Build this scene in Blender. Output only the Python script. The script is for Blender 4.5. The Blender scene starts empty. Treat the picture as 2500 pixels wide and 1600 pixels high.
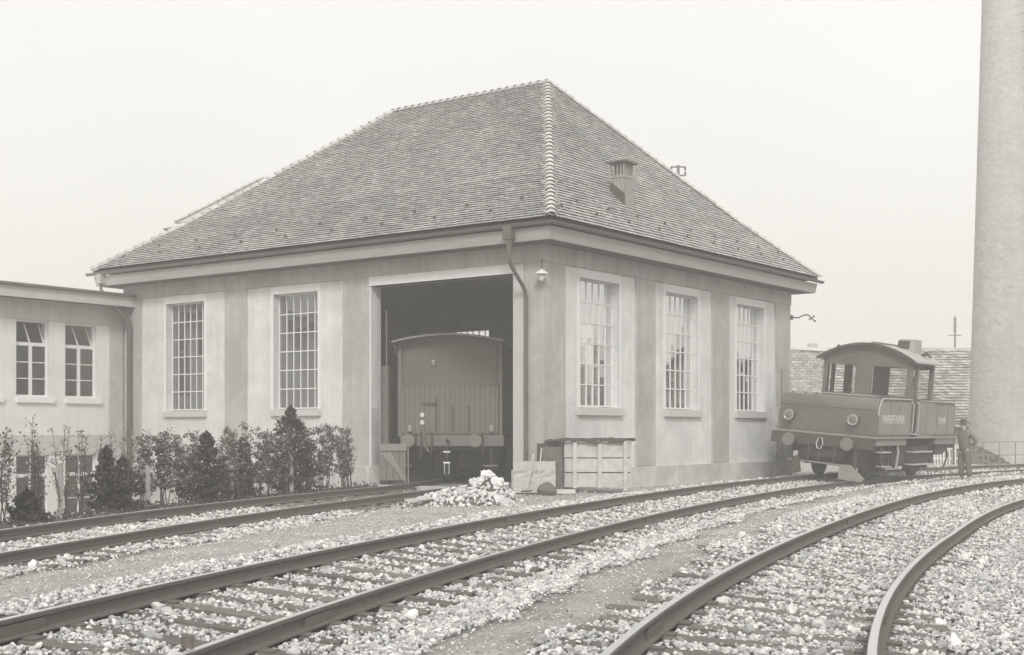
import bpy, math, random
import numpy as np
from mathutils import Vector, Matrix, Euler
from mathutils import noise as mnoise
rnd = random.Random(7)
nrng = np.random.default_rng(11)
R = math.radians
SC = bpy.context.scene
COL = SC.collection

# ------------------------------------------------------------------ camera, sky, sun, exposure
cam_d = bpy.data.cameras.new('camera')
cam = bpy.data.objects.new('camera', cam_d)
COL.objects.link(cam)
cam.location = (0, 0, 1.4)
cam.rotation_euler = (R(90), 0, 0)
cam_d.sensor_width = 36
cam_d.lens = 36 * 3204.5 / 2500
cam_d.shift_y = (1051.5 - 800) / 2500
cam_d.clip_end = 3000
SC.camera = cam

SUN_EL, SUN_AZ = R(38), R(180)          # azimuth clockwise from +Y: behind the camera
world = bpy.data.worlds.new('World')
SC.world = world
world.use_nodes = True
wn, wl = world.node_tree.nodes, world.node_tree.links
wn.clear()
sky = wn.new('ShaderNodeTexSky'); sky.sky_type = 'NISHITA'; sky.sun_disc = False
sky.sun_elevation = SUN_EL; sky.sun_rotation = SUN_AZ
sky.air_density = 1.0; sky.dust_density = 4.0; sky.ozone_density = 1.0
bw = wn.new('ShaderNodeRGBToBW')
tc = wn.new('ShaderNodeTexCoord')
cl = wn.new('ShaderNodeTexNoise'); cl.inputs['Scale'].default_value = 1.1; cl.inputs['Detail'].default_value = 4
clr = wn.new('ShaderNodeMapRange'); clr.inputs[1].default_value = 0.3; clr.inputs[2].default_value = 0.7
clr.inputs[3].default_value = 7.5; clr.inputs[4].default_value = 9.1
mx = wn.new('ShaderNodeMix'); mx.data_type = 'FLOAT'; mx.inputs[0].default_value = 0.85   # thick even cloud over the sky
tint = wn.new('ShaderNodeMix'); tint.data_type = 'RGBA'; tint.blend_type = 'MULTIPLY'; tint.inputs[0].default_value = 1
tint.inputs[7].default_value = (1.0, 0.992, 0.962, 1)
bg = wn.new('ShaderNodeBackground'); bg.inputs[1].default_value = 0.10
out = wn.new('ShaderNodeOutputWorld')
wl.new(sky.outputs[0], bw.inputs[0]); wl.new(tc.outputs['Generated'], cl.inputs['Vector'])
wl.new(cl.outputs[0], clr.inputs[0]); wl.new(bw.outputs[0], mx.inputs[2]); wl.new(clr.outputs[0], mx.inputs[3])
wl.new(mx.outputs[0], tint.inputs[6]); wl.new(tint.outputs[2], bg.inputs[0]); wl.new(bg.outputs[0], out.inputs[0])

sun_d = bpy.data.lights.new('sun', 'SUN'); sun_d.energy = 1.5; sun_d.angle = R(12); sun_d.color = (1, 0.985, 0.95)
sun = bpy.data.objects.new('sun', sun_d); COL.objects.link(sun)
sd = Vector((math.sin(SUN_AZ) * math.cos(SUN_EL), math.cos(SUN_AZ) * math.cos(SUN_EL), math.sin(SUN_EL)))
sun.rotation_euler = sd.to_track_quat('Z', 'Y').to_euler()

vs = SC.view_settings
SC.display_settings.display_device = 'sRGB'
vs.view_transform = 'Standard'; vs.look = 'None'; vs.exposure = 0.42; vs.gamma = 1; vs.use_curve_mapping = False
SC.render.engine = 'CYCLES'
cy = SC.cycles
cy.max_bounces = 7; cy.diffuse_bounces = 4; cy.glossy_bounces = 3; cy.transparent_max_bounces = 24
cy.volume_bounces = 3; cy.use_denoising = True; cy.denoiser = 'OPENIMAGEDENOISE'; cy.denoising_input_passes = 'RGB_ALBEDO_NORMAL'; cy.denoising_prefilter = 'ACCURATE'; cy.sample_clamp_indirect = 6
HAZE = 0.0050

# ------------------------------------------------------------------ materials
def grey(v):
    g = np.interp(v, [.1, .2, .4, .8], [.90, .93, .978, .995]); b = np.interp(v, [.1, .2, .4, .8], [.80, .86, .945, .985])
    return (v, float(v * g), float(v * b), 1)

MATS = {}
def mat(name, v, var=0.12, scale=3.0, rough=0.85, bump=0.0, bscale=None, metal=0.0, spec=0.35, dist=0.01,
        stretch=None, var2=0.0, scale2=0.6, rnd_obj=0.0, coords='Object', streak=0.0):
    if name in MATS: return MATS[name]
    m = bpy.data.materials.new(name); m.use_nodes = True
    n, l = m.node_tree.nodes, m.node_tree.links
    p = n['Principled BSDF']
    p.inputs['Roughness'].default_value = rough; p.inputs['Metallic'].default_value = metal
    p.inputs['Specular IOR Level'].default_value = spec
    t = n.new('ShaderNodeTexCoord'); mp = n.new('ShaderNodeMapping')
    l.new(t.outputs[coords], mp.inputs[0])
    if stretch: mp.inputs['Scale'].default_value = stretch
    nz = n.new('ShaderNodeTexNoise'); nz.inputs['Scale'].default_value = scale; nz.inputs['Detail'].default_value = 8
    nz.inputs['Roughness'].default_value = 0.65
    l.new(mp.outputs[0], nz.inputs['Vector'])
    mr = n.new('ShaderNodeMapRange'); mr.inputs[1].default_value = 0.25; mr.inputs[2].default_value = 0.75
    mr.inputs[3].default_value = 1 - var; mr.inputs[4].default_value = 1 + var
    l.new(nz.outputs[0], mr.inputs[0]); fac = mr.outputs[0]
    if var2:
        n2 = n.new('ShaderNodeTexNoise'); n2.inputs['Scale'].default_value = scale2; n2.inputs['Detail'].default_value = 3
        l.new(t.outputs[coords], n2.inputs['Vector'])
        m2 = n.new('ShaderNodeMapRange'); m2.inputs[1].default_value = 0.3; m2.inputs[2].default_value = 0.7
        m2.inputs[3].default_value = 1 - var2; m2.inputs[4].default_value = 1 + var2
        l.new(n2.outputs[0], m2.inputs[0])
        mu = n.new('ShaderNodeMath'); mu.operation = 'MULTIPLY'; l.new(fac, mu.inputs[0]); l.new(m2.outputs[0], mu.inputs[1]); fac = mu.outputs[0]
    if streak:                                             # rain streaks and soot runs
        ms = n.new('ShaderNodeMapping'); ms.inputs['Scale'].default_value = (4.5, 4.5, .22); l.new(t.outputs[coords], ms.inputs[0])
        ns_ = n.new('ShaderNodeTexNoise'); ns_.inputs['Scale'].default_value = 1.0; ns_.inputs['Detail'].default_value = 7; ns_.inputs['Roughness'].default_value = .7
        l.new(ms.outputs[0], ns_.inputs['Vector'])
        m4 = n.new('ShaderNodeMapRange'); m4.inputs[1].default_value = 0.36; m4.inputs[2].default_value = 0.60
        m4.inputs[3].default_value = 1 - streak; m4.inputs[4].default_value = 1 + streak * .35
        l.new(ns_.outputs[0], m4.inputs[0])
        # blotches with a fairly sharp edge: patched and damp render
        nb2 = n.new('ShaderNodeTexNoise'); nb2.inputs['Scale'].default_value = .9; nb2.inputs['Detail'].default_value = 9; nb2.inputs['Roughness'].default_value = .6; nb2.inputs['Distortion'].default_value = .6
        l.new(t.outputs[coords], nb2.inputs['Vector'])
        m5 = n.new('ShaderNodeMapRange'); m5.inputs[1].default_value = 0.50; m5.inputs[2].default_value = 0.56
        m5.inputs[3].default_value = 1 - streak * .55; m5.inputs[4].default_value = 1 + streak * .3
        l.new(nb2.outputs[0], m5.inputs[0])
        for q_ in (m4, m5):
            mu = n.new('ShaderNodeMath'); mu.operation = 'MULTIPLY'; l.new(fac, mu.inputs[0]); l.new(q_.outputs[0], mu.inputs[1]); fac = mu.outputs[0]
    if rnd_obj:
        oi = n.new('ShaderNodeObjectInfo'); m3 = n.new('ShaderNodeMapRange')
        m3.inputs[3].default_value = 1 - rnd_obj; m3.inputs[4].default_value = 1 + rnd_obj
        l.new(oi.outputs['Random'], m3.inputs[0])
        mu = n.new('ShaderNodeMath'); mu.operation = 'MULTIPLY'; l.new(fac, mu.inputs[0]); l.new(m3.outputs[0], mu.inputs[1]); fac = mu.outputs[0]
    vm = n.new('ShaderNodeVectorMath'); vm.operation = 'SCALE'
    vm.inputs[0].default_value = grey(v)[:3]; l.new(fac, vm.inputs['Scale'])
    l.new(vm.outputs[0], p.inputs['Base Color'])
    if bump:
        nb = n.new('ShaderNodeTexNoise'); nb.inputs['Scale'].default_value = bscale or scale * 4; nb.inputs['Detail'].default_value = 5
        l.new(mp.outputs[0], nb.inputs['Vector'])
        b = n.new('ShaderNodeBump'); b.inputs['Strength'].default_value = bump; b.inputs['Distance'].default_value = dist
        l.new(nb.outputs[0], b.inputs['Height']); l.new(b.outputs[0], p.inputs['Normal'])
    MATS[name] = m
    return m

M_rough = mat('roughcast plaster', 0.76, 0.16, 20, bump=0.9, bscale=34, dist=0.03, var2=0.10, scale2=1.1, streak=.07)
M_pil = mat('smooth grey render', 0.47, 0.12, 5, bump=0.3, bscale=20, var2=0.10, scale2=0.6, streak=.11)
M_band = mat('pale window band', 0.80, 0.05, 3, bump=0.2, bscale=30)
M_sill = mat('stone sill', 0.58, 0.08, 8, bump=0.2)
M_plinth = mat('concrete plinth', 0.58, 0.14, 3, bump=0.5, bscale=14, var2=0.12, streak=.14)
M_fascia = mat('weathered fascia', 0.40, 0.12, 2.5, bump=0.2, stretch=(1, 1, 3))
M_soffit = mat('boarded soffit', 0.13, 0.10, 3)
M_tile = mat('clay roof tile', 0.50, 0.24, 5, rough=0.8, bump=0.3, bscale=40, rnd_obj=0.18, var2=0.12, scale2=0.5)
M_under = mat('roof underlay', 0.10, 0.1, 3)
M_zinc = mat('zinc gutter', 0.14, 0.12, 4, rough=0.55, spec=0.5)
M_rail = mat('rusty rail side', 0.145, 0.18, 14, rough=0.75, bump=0.3, bscale=60, dist=0.002)
M_railtop = mat('worn rail head', 0.72, 0.08, 8, rough=0.42, metal=0.8, stretch=(3, 3, 3))
M_tie = mat('old timber sleeper', 0.17, 0.22, 5, bump=0.6, bscale=22, rnd_obj=0.2, spec=0.2)
M_stone = mat('ballast stone', 0.62, 0.2, 18, bump=0.5, bscale=50, rnd_obj=0.48, spec=0.2)
M_chalk = mat('broken limestone', 0.74, 0.14, 12, bump=0.5, rnd_obj=0.22, spec=0.2)
M_dark = mat('black painted iron', 0.085, 0.15, 6, rough=0.6)
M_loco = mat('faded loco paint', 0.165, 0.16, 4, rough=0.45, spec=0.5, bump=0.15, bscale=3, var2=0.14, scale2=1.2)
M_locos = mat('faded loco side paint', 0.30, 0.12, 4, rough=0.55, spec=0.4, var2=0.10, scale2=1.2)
M_under2 = mat('greasy underframe', 0.065, 0.2, 7, rough=0.7)
M_chrome = mat('nickel lamp rim', 0.62, 0.02, 3, rough=0.25, metal=0.8)
M_white = mat('white paint', 0.78, 0.04, 5, rough=0.6)
M_wagon = mat('wagon board paint', 0.20, 0.12, 3, rough=0.6, stretch=(2, 2, 0.4), rnd_obj=0.08)
M_wagonup = mat('wagon upper paint', 0.17, 0.08, 2)
M_wroof = mat('wagon roof felt', 0.30, 0.1, 3)
M_inwall = mat('limewashed inner wall', 0.68, 0.1, 2, var2=0.1)
M_floor = mat('shed concrete floor', 0.38, 0.15, 2)
M_ceil = mat('sooty ceiling boards', 0.45, 0.1, 2)
M_bark = mat('shrub bark', 0.14, 0.2, 20)
M_leaf = mat('shrub leaf', 0.12, 0.3, 4, rough=0.6, rnd_obj=0.1)
M_leafl = mat('pale shrub leaf', 0.45, 0.2, 4, rough=0.5)
M_conif = mat('conifer needle', 0.065, 0.3, 3, rough=0.7)
M_post = mat('grey hedge post', 0.40, 0.15, 8, bump=0.4)
M_wood = mat('weathered board', 0.55, 0.14, 4, bump=0.4, bscale=18, stretch=(1, 1, 1), rnd_obj=0.1)
M_woodd = mat('dark wood', 0.20, 0.15, 5, bump=0.3)
M_tar = mat('tar paper', 0.085, 0.25, 8, bump=0.8, bscale=10, dist=0.02)
M_sack = mat('dark sheet', 0.16, 0.18, 5, bump=0.8, bscale=8, dist=0.03)
M_conc = mat('cracked concrete slab', 0.50, 0.18, 6, bump=0.8, bscale=14, dist=0.02)
M_chim = mat('chimney render', 0.50, 0.12, 2.2, bump=0.8, bscale=4, dist=0.09, var2=0.05, scale2=0.3, streak=.05)
M_annex = mat('annex render', 0.76, 0.04, 2, bump=0.2, bscale=18, var2=0.04, streak=.05)
M_annexg = mat('annex grey render', 0.56, 0.05, 2, bump=0.2, bscale=18, var2=0.05, streak=.10)
M_iron = mat('fence iron', 0.22, 0.1, 5)
M_coal = mat('coal and slag', 0.12, 0.3, 9, bump=0.5, rnd_obj=0.4)
M_bgtile = mat('weathered far roof', 0.42, 0.20, 4, bump=0.5, bscale=10, rnd_obj=0.15)
M_bgbrick = mat('far wall', 0.52, 0.12, 4, bump=0.3)
M_skin = mat('skin', 0.5, 0.05, 8)
M_coat = mat('worn jacket cloth', 0.20, 0.15, 14, bump=0.5, bscale=30)
M_trou = mat('trouser cloth', 0.17, 0.15, 12, bump=0.4, bscale=25)
M_hat = mat('felt hat', 0.10, 0.1, 12)
M_mulch = mat('bush soil', 0.13, 0.2, 6, bump=0.6)

def glass_mat(name, ior, dark, rough=0.02, base=0.0, mirror=None):
    m = bpy.data.materials.new(name); m.use_nodes = True
    n, l = m.node_tree.nodes, m.node_tree.links
    n.clear()
    o = n.new('ShaderNodeOutputMaterial'); mix = n.new('ShaderNodeMixShader'); mix2 = n.new('ShaderNodeMixShader')
    fr = n.new('ShaderNodeFresnel'); fr.inputs[0].default_value = ior
    tr = n.new('ShaderNodeBsdfTransparent'); tr.inputs[0].default_value = (dark, dark * .99, dark * .97, 1)
    gl = n.new('ShaderNodeBsdfGlossy'); gl.inputs['Roughness'].default_value = rough
    gl.inputs[0].default_value = (.98, .985, .99, 1)
    df = n.new('ShaderNodeBsdfDiffuse'); df.inputs[0].default_value = grey(0.45)
    nz = n.new('ShaderNodeTexNoise'); nz.inputs['Scale'].default_value = 0.9
    oi = n.new('ShaderNodeObjectInfo'); tcn = n.new('ShaderNodeTexCoord')
    geo = n.new('ShaderNodeNewGeometry')
    # every pane sits at its own slight angle
    vr = n.new('ShaderNodeTexWhiteNoise'); vr.noise_dimensions = '1D'
    sb = n.new('ShaderNodeVectorMath'); sb.operation = 'SUBTRACT'; sb.inputs[1].default_value = (.5, .5, .5)
    sc_ = n.new('ShaderNodeVectorMath'); sc_.operation = 'SCALE'; sc_.inputs['Scale'].default_value = 0.05
    ad = n.new('ShaderNodeVectorMath'); nm = n.new('ShaderNodeVectorMath'); nm.operation = 'NORMALIZE'
    mu = n.new('ShaderNodeMath'); mu.operation = 'MULTIPLY'; mu.inputs[1].default_value = 97.3
    l.new(oi.outputs['Random'], mu.inputs[0]); l.new(mu.outputs[0], vr.inputs['W'])
    l.new(vr.outputs['Color'], sb.inputs[0]); l.new(sb.outputs[0], sc_.inputs[0])
    l.new(geo.outputs['Normal'], ad.inputs[0]); l.new(sc_.outputs[0], ad.inputs[1]); l.new(ad.outputs[0], nm.inputs[0])
    l.new(nm.outputs[0], gl.inputs['Normal'])
    l.new(fr.outputs[0], mix.inputs[0]) if mirror is None else setattr(mix.inputs[0], 'default_value', mirror); l.new(tr.outputs[0], mix.inputs[1]); l.new(gl.outputs[0], mix.inputs[2])
    mix2.inputs[0].default_value = base
    l.new(mix.outputs[0], mix2.inputs[1]); l.new(df.outputs[0], mix2.inputs[2])
    l.new(mix2.outputs[0], o.inputs[0])
    return m
M_glass = glass_mat('old window glass', 2.1, 0.8, base=0.10, mirror=.72)
M_glassl = glass_mat('dull window glass', 2.1, 0.7, base=0.12, mirror=.22)
M_glassb = glass_mat('thin rear glass', 1.4, 1.0)
M_cabglass = glass_mat('cab glass', 1.45, 0.95, base=0.0)

# ------------------------------------------------------------------ mesh helpers
class MB:
    def __init__(s): s.v = []; s.f = []; s.mi = []
    def add(s, vs, fs, m=0):
        b = len(s.v); s.v += [tuple(p) for p in vs]
        s.f += [tuple(b + i for i in f) for f in fs]; s.mi += [m] * len(fs); return s
    def box(s, x0, x1, y0, y1, z0, z1, m=0, M=None):
        vs = [Vector((x, y, z)) for z in (z0, z1) for y in (y0, y1) for x in (x0, x1)]
        if M: vs = [M @ p for p in vs]
        return s.add(vs, [(0, 2, 3, 1), (4, 5, 7, 6), (0, 1, 5, 4), (2, 6, 7, 3), (0, 4, 6, 2), (1, 3, 7, 5)], m)
    def prism(s, poly, axis, a0, a1, m=0):
        """poly of 2D points extruded along axis 0/1/2"""
        n = len(poly)
        def P(p, a):
            return {0: (a, p[0], p[1]), 1: (p[0], a, p[1]), 2: (p[0], p[1], a)}[axis]
        vs = [P(p, a0) for p in poly] + [P(p, a1) for p in poly]
        fs = [tuple(range(n))[::-1], tuple(range(n, 2 * n))] + [(i, (i + 1) % n, n + (i + 1) % n, n + i) for i in range(n)]
        return s.add(vs, fs, m)
    def tube(s, pts, r, n=8, m=0, cap=True):
        pts = [Vector(p) for p in pts]
        rs = r if isinstance(r, (list, tuple)) else [r] * len(pts)
        vs, fs = [], []
        up = None
        for i, p in enumerate(pts):
            d = (pts[min(i + 1, len(pts) - 1)] - pts[max(i - 1, 0)]).normalized()
            if up is None: up = Vector((0, 0, 1)) if abs(d.z) < .9 else Vector((1, 0, 0))
            a = d.cross(up).normalized(); b = a.cross(d).normalized(); up = b
            for k in range(n):
                t = 2 * math.pi * k / n
                vs.append(p + a * (rs[i] * math.cos(t)) + b * (rs[i] * math.sin(t)))
        for i in range(len(pts) - 1):
            for k in range(n):
                fs.append((i * n + k, i * n + (k + 1) % n, (i + 1) * n + (k + 1) % n, (i + 1) * n + k))
        if cap: fs += [tuple(range(n))[::-1], tuple(range((len(pts) - 1) * n, len(pts) * n))]
        return s.add(vs, fs, m)
    def lathe(s, prof, n=20, M=None, m=0):
        """profile of (r, z) turned about z"""
        vs, fs = [], []
        for r, z in prof:
            for k in range(n):
                t = 2 * math.pi * k / n
                p = Vector((r * math.cos(t), r * math.sin(t), z)); vs.append(M @ p if M else p)
        for i in range(len(prof) - 1):
            for k in range(n): fs.append((i * n + k, i * n + (k + 1) % n, (i + 1) * n + (k + 1) % n, (i + 1) * n + k))
        fs += [tuple(range(n))[::-1], tuple(range((len(prof) - 1) * n, len(prof) * n))]
        return s.add(vs, fs, m)
    def mesh(s, name, mats):
        me = bpy.data.meshes.new(name); me.from_pydata(s.v, [], s.f)
        for m in (mats if isinstance(mats, (list, tuple)) else [mats]): me.materials.append(m)
        if any(s.mi): me.polygons.foreach_set('material_index', s.mi)
        me.update(); return me
    def build(s, name, mats, parent=None, bevel=0, smooth=False, **kw):
        me = s.mesh(name, mats)
        o = bpy.data.objects.new(name, me); COL.objects.link(o)
        if parent: o.parent = parent
        if bevel:
            b = o.modifiers.new('b', 'BEVEL'); b.width = bevel; b.segments = 2; b.limit_method = 'ANGLE'
        if smooth: shade(me)
        return tag(o, **kw)
def shade(me, ang=40):
    me.polygons.foreach_set('use_smooth', [True] * len(me.polygons))
    try: me.set_sharp_from_angle(angle=R(ang))
    except Exception: pass
def tag(o, label=None, cat=None, group=None, kind=None):
    if label: o['label'] = label
    if cat: o['category'] = cat
    if group: o['group'] = group
    if kind: o['kind'] = kind
    return o
def thing(name, label, cat, loc=(0, 0, 0), rot=(0, 0, 0), group=None):
    o = bpy.data.objects.new(name, None); COL.objects.link(o)
    o.empty_display_size = 0.2; o.location = loc; o.rotation_euler = rot
    return tag(o, label, cat, group)
def inst(name, me, parent, loc=(0, 0, 0), rot=(0, 0, 0), scl=(1, 1, 1)):
    o = bpy.data.objects.new(name, me); COL.objects.link(o)
    if parent: o.parent = parent
    o.location = loc; o.rotation_euler = rot; o.scale = scl
    return o
def grid_wall(us, zs, holes, x0, x1, axis='u'):
    """one solid wall on a lattice of cuts with rectangular openings; (thickness x0..x1 , length us , height zs)"""
    us, zs = sorted(set(us)), sorted(set(zs))
    nu, nz = len(us) - 1, len(zs) - 1
    solid = [[True] * nz for _ in range(nu)]
    for (a, b, c, d) in holes:
        for i in range(nu):
            for j in range(nz):
                mu_, mz_ = (us[i] + us[i + 1]) / 2, (zs[j] + zs[j + 1]) / 2
                if a < mu_ < b and c < mz_ < d: solid[i][j] = False
    idx = {}; vs = []; fs = []
    def V(i, j, k):
        if (i, j, k) not in idx:
            x = (x0, x1)[k]
            vs.append((x, us[i], zs[j]) if axis == 'u' else (us[i], x, zs[j])); idx[(i, j, k)] = len(vs) - 1
        return idx[(i, j, k)]
    S = lambda i, j: 0 <= i < nu and 0 <= j < nz and solid[i][j]
    for i in range(nu):
        for j in range(nz):
            if not solid[i][j]: continue
            fs.append((V(i, j, 0), V(i, j + 1, 0), V(i + 1, j + 1, 0), V(i + 1, j, 0)))
            fs.append((V(i, j, 1), V(i + 1, j, 1), V(i + 1, j + 1, 1), V(i, j + 1, 1)))
            if not S(i - 1, j): fs.append((V(i, j, 0), V(i, j, 1), V(i, j + 1, 1), V(i, j + 1, 0)))
            if not S(i + 1, j): fs.append((V(i + 1, j, 0), V(i + 1, j + 1, 0), V(i + 1, j + 1, 1), V(i + 1, j, 1)))
            if not S(i, j - 1): fs.append((V(i, j, 0), V(i + 1, j, 0), V(i + 1, j, 1), V(i, j, 1)))
            if not S(i, j + 1): fs.append((V(i, j + 1, 0), V(i, j + 1, 1), V(i + 1, j + 1, 1), V(i + 1, j + 1, 0)))
    b = MB(); b.add(vs, fs)
    return b

def smooth01(t): t = np.clip(t, 0, 1); return t * t * (3 - 2 * t)

# ------------------------------------------------------------------ track geometry (plan curves of each left rail)
def curve_from(coef, ylo, yhi):
    Y = np.arange(ylo, yhi, .25); X = np.polyval(coef, Y); dx = np.gradient(X, Y)
    y0 = np.arange(2, Y[0], .25); x0 = X[0] + dx[2] * (y0 - Y[0])
    y1 = np.arange(Y[-1] + .25, 75, .25); x1 = X[-1] + dx[-3] * (y1 - Y[-1])
    X, Y = np.r_[x0, X, x1], np.r_[y0, Y, y1]
    P = np.c_[X, Y]
    # resample evenly by arc length
    d = np.r_[0, np.cumsum(np.hypot(*np.diff(P, axis=0).T))]
    s = np.arange(0, d[-1], .2)
    P = np.c_[np.interp(s, d, X), np.interp(s, d, Y)]
    T = np.gradient(P, axis=0); T /= np.linalg.norm(T, axis=1)[:, None]
    T = np.c_[np.convolve(np.pad(T[:, 0], 5, 'edge'), np.ones(11) / 11, 'valid'), np.convolve(np.pad(T[:, 1], 5, 'edge'), np.ones(11) / 11, 'valid')]
    T /= np.linalg.norm(T, axis=1)[:, None]
    N = np.c_[T[:, 1], -T[:, 0]]                       # to the right
    return s, P, T, N
G = 1.5
TR = {}
TR['A'] = dict(c=curve_from([5.769323053e-06, -4.9814875e-04, 0.020431057904, -0.035109009615, -4.532889785], 8.0, 52), zl=lambda y: 0.1 + 0 * y, zr=lambda y: -0.03 + 0 * y)
TR['B'] = dict(c=curve_from([1.21274657e-05, -9.41337988e-04, 0.03144937024, -0.0756185018, -0.33758567], 6.6, 37), zl=lambda y: 0.1 + 0 * y,
               zr=lambda y: np.interp(y, [7, 12, 16, 20, 30], [.06, 0, -.06, -.12, -.12]))
cC = curve_from([0.009276987, -0.168563124, -6.551235027], 16.4, 33.4)
def bend_C():
    # the siding runs on into the shed, easing towards the axis of the stabled wagon
    s, P, T, N = cC
    k = int(np.argmin(np.abs(P[:, 1] - 30.0)))
    p = P[k].copy(); t0 = math.atan2(T[k, 0], T[k, 1]); out_ = [q for q in P[:k + 1]]
    for i in range(1, 90):
        a = t0 + (R(7) - t0) * min(1, i / 25)
        p = p + .2 * np.array([math.sin(a), math.cos(a)]); out_.append(p.copy())
        if p[1] > 45: break
    P = np.array(out_); T = np.gradient(P, axis=0); T /= np.linalg.norm(T, axis=1)[:, None]
    return np.arange(len(P)) * .2, P, T, np.c_[T[:, 1], -T[:, 0]]
TR['C'] = dict(c=bend_C(), zl=lambda y: 0.1 + 0 * y, zr=lambda y: np.interp(y, [14, 18, 22, 26, 31], [.07, .04, .03, .04, .08]))
for k, t in TR.items():
    s, P, T, N = t['c']
    t['zL'] = t['zl'](P[:, 1]); t['zR'] = t['zr'](P[:, 1])
RAILH = 0.145

def locate(k, X, Y):
    """arc index and signed offset from the centre line of track k (vectorised)"""
    s, P, T, N = TR[k]['c']
    C = P + N * G / 2
    X = np.atleast_1d(X); Y = np.atleast_1d(Y)
    C2 = C[::4]; res_i = np.empty(len(X), int)
    for a in range(0, len(X), 20000):
        d = (X[a:a + 20000, None] - C2[None, :, 0]) ** 2 + (Y[a:a + 20000, None] - C2[None, :, 1]) ** 2
        res_i[a:a + 20000] = np.argmin(d, axis=1) * 4
    best = res_i.copy(); bd = (X - C[best, 0]) ** 2 + (Y - C[best, 1]) ** 2
    for o in (-3, -2, -1, 1, 2, 3):
        j = np.clip(res_i + o, 0, len(C) - 1); d = (X - C[j, 0]) ** 2 + (Y - C[j, 1]) ** 2
        m = d < bd; best[m] = j[m]; bd[m] = d[m]
    off = (X - C[best, 0]) * N[best, 0] + (Y - C[best, 1]) * N[best, 1]
    along = (X - C[best, 0]) * T[best, 0] + (Y - C[best, 1]) * T[best, 1]
    return best, off, along

# shed frame: origin at its front corner, local x along the window wall, local y along the door wall
P0 = np.array([0.7434, 30.54]); TH = math.atan2(.8045, .594)
dr = np.array([math.cos(TH), math.sin(TH)]); dl = np.array([-math.sin(TH), math.cos(TH)])
def shed_w(v, u): return P0 + dr * v + dl * u
def shed_l(X, Y):
    q0, q1 = X - P0[0], Y - P0[1]
    return q0 * dr[0] + q1 * dr[1], q0 * dl[0] + q1 * dl[1]

def ground_z(X, Y):
    X = np.atleast_1d(np.asarray(X, float)); Y = np.atleast_1d(np.asarray(Y, float))
    z = np.full(X.shape, -0.06); wsum = np.zeros(X.shape); acc = np.zeros(X.shape)
    info = {}
    for k in TR:
        i, off, al = locate(k, X, Y)
        info[k] = (i, off, al)
        zl, zr = TR[k]['zL'][i], TR[k]['zR'][i]
        mid = (zl + zr) / 2 - RAILH - .035; sl = (zr - zl) / G
        h = mid + sl * np.clip(off, -1.6, 1.6)
        w = 1 - smooth01((np.abs(off) - 1.35) / 1.0)
        w = w * (1 - smooth01((np.abs(al) - .5) / 1.0))
        acc += w * h; wsum += w
    wc = np.maximum(wsum, 1e-6)
    z = np.where(wsum > 0, (acc + z * np.clip(1 - wsum, 0, 1)) / np.maximum(wc, 1.0) if False else (acc / wc) * np.minimum(wsum, 1) + z * (1 - np.minimum(wsum, 1)), z)
    offC = info['C'][1]; al = info['C'][2]
    v, u = shed_l(X, Y)
    drop = smooth01((-offC - 2.5) / 2.6) * 2.6
    drop = np.where(offC < 0, drop, 0)
    drop *= 1 - smooth01((u * -1 + 7.5) / 1.5) * (v > -3) * (Y > 31)
    return z - drop, info

# ------------------------------------------------------------------ ground sheet
def nonuni(lo, hi, step, far, n=14):
    core = np.arange(lo, hi + step / 2, step)
    g = np.geomspace(1, 400, n)
    a = core[0] - far * g[::-1] / 400 - step; b = core[-1] + far * g / 400 + step
    return np.r_[a, core, b]
gx = nonuni(-22, 34, .3, 150); gy = nonuni(2, 60, .3, 150)
GX, GY = np.meshgrid(gx, gy); fx, fy = GX.ravel(), GY.ravel()
gz, ginfo = ground_z(fx, fy)
def fbm(x, y, s, o=0.0): return np.array([mnoise.noise((a * s, b * s, o)) for a, b in zip(x, y)])
core = (fx > -22.5) & (fx < 34.5) & (fy > 1) & (fy < 61)
nz = np.zeros(len(fx)); nz[core] = fbm(fx[core], fy[core], .9, 3.1) * .022 + fbm(fx[core], fy[core], 3.0, 9.1) * .012
gz = gz + nz
def path_mask(X, Y, info):
    offA, offB, offC = info['A'][1], info['B'][1], info['C'][1]
    wob = np.array([mnoise.noise((a * .45, b * .45, 5.5)) + .5 * mnoise.noise((a * 1.7, b * 1.7, 1.5)) for a, b in zip(X, Y)])
    m1 = smooth01((offC - 1.35 + wob * .5) / .45) * smooth01((-offA - 1.65 + wob * .5) / .45)
    m2 = smooth01(1.15 - np.abs(offA - 2.62 + wob * .55) / .48) * (offB < -.9)
    v, u = shed_l(X, Y)
    m3 = smooth01((-offA - 1.75 + wob * .4) / .5) * ((Y > 25) & (v < 9))
    return np.clip(np.maximum(np.maximum(m1, m2), m3), 0, 1)
pm = np.zeros(len(fx)); sub = {k: tuple(a[core] for a in ginfo[k]) for k in ginfo}
pm[core] = path_mask(fx[core], fy[core], sub)
me = bpy.data.meshes.new('ground')
nxg, nyg = len(gx), len(gy)
ii, jj = np.meshgrid(np.arange(nxg - 1), np.arange(nyg - 1)); a = (jj * nxg + ii).ravel()
faces = np.c_[a, a + 1, a + nxg + 1, a + nxg]
me.from_pydata(np.c_[fx, fy, gz].tolist(), [], faces.tolist())
at = me.attributes.new('path', 'FLOAT', 'POINT'); at.data.foreach_set('value', pm.astype(np.float32))
me.polygons.foreach_set('use_smooth', [True] * len(me.polygons))
mg = bpy.data.materials.new('gravelly ground'); mg.use_nodes = True
n, l = mg.node_tree.nodes, mg.node_tree.links; p = n['Principled BSDF']; p.inputs['Roughness'].default_value = .95; p.inputs['Specular IOR Level'].default_value = .1
an = n.new('ShaderNodeAttribute'); an.attribute_name = 'path'; t = n.new('ShaderNodeTexCoord')
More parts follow.
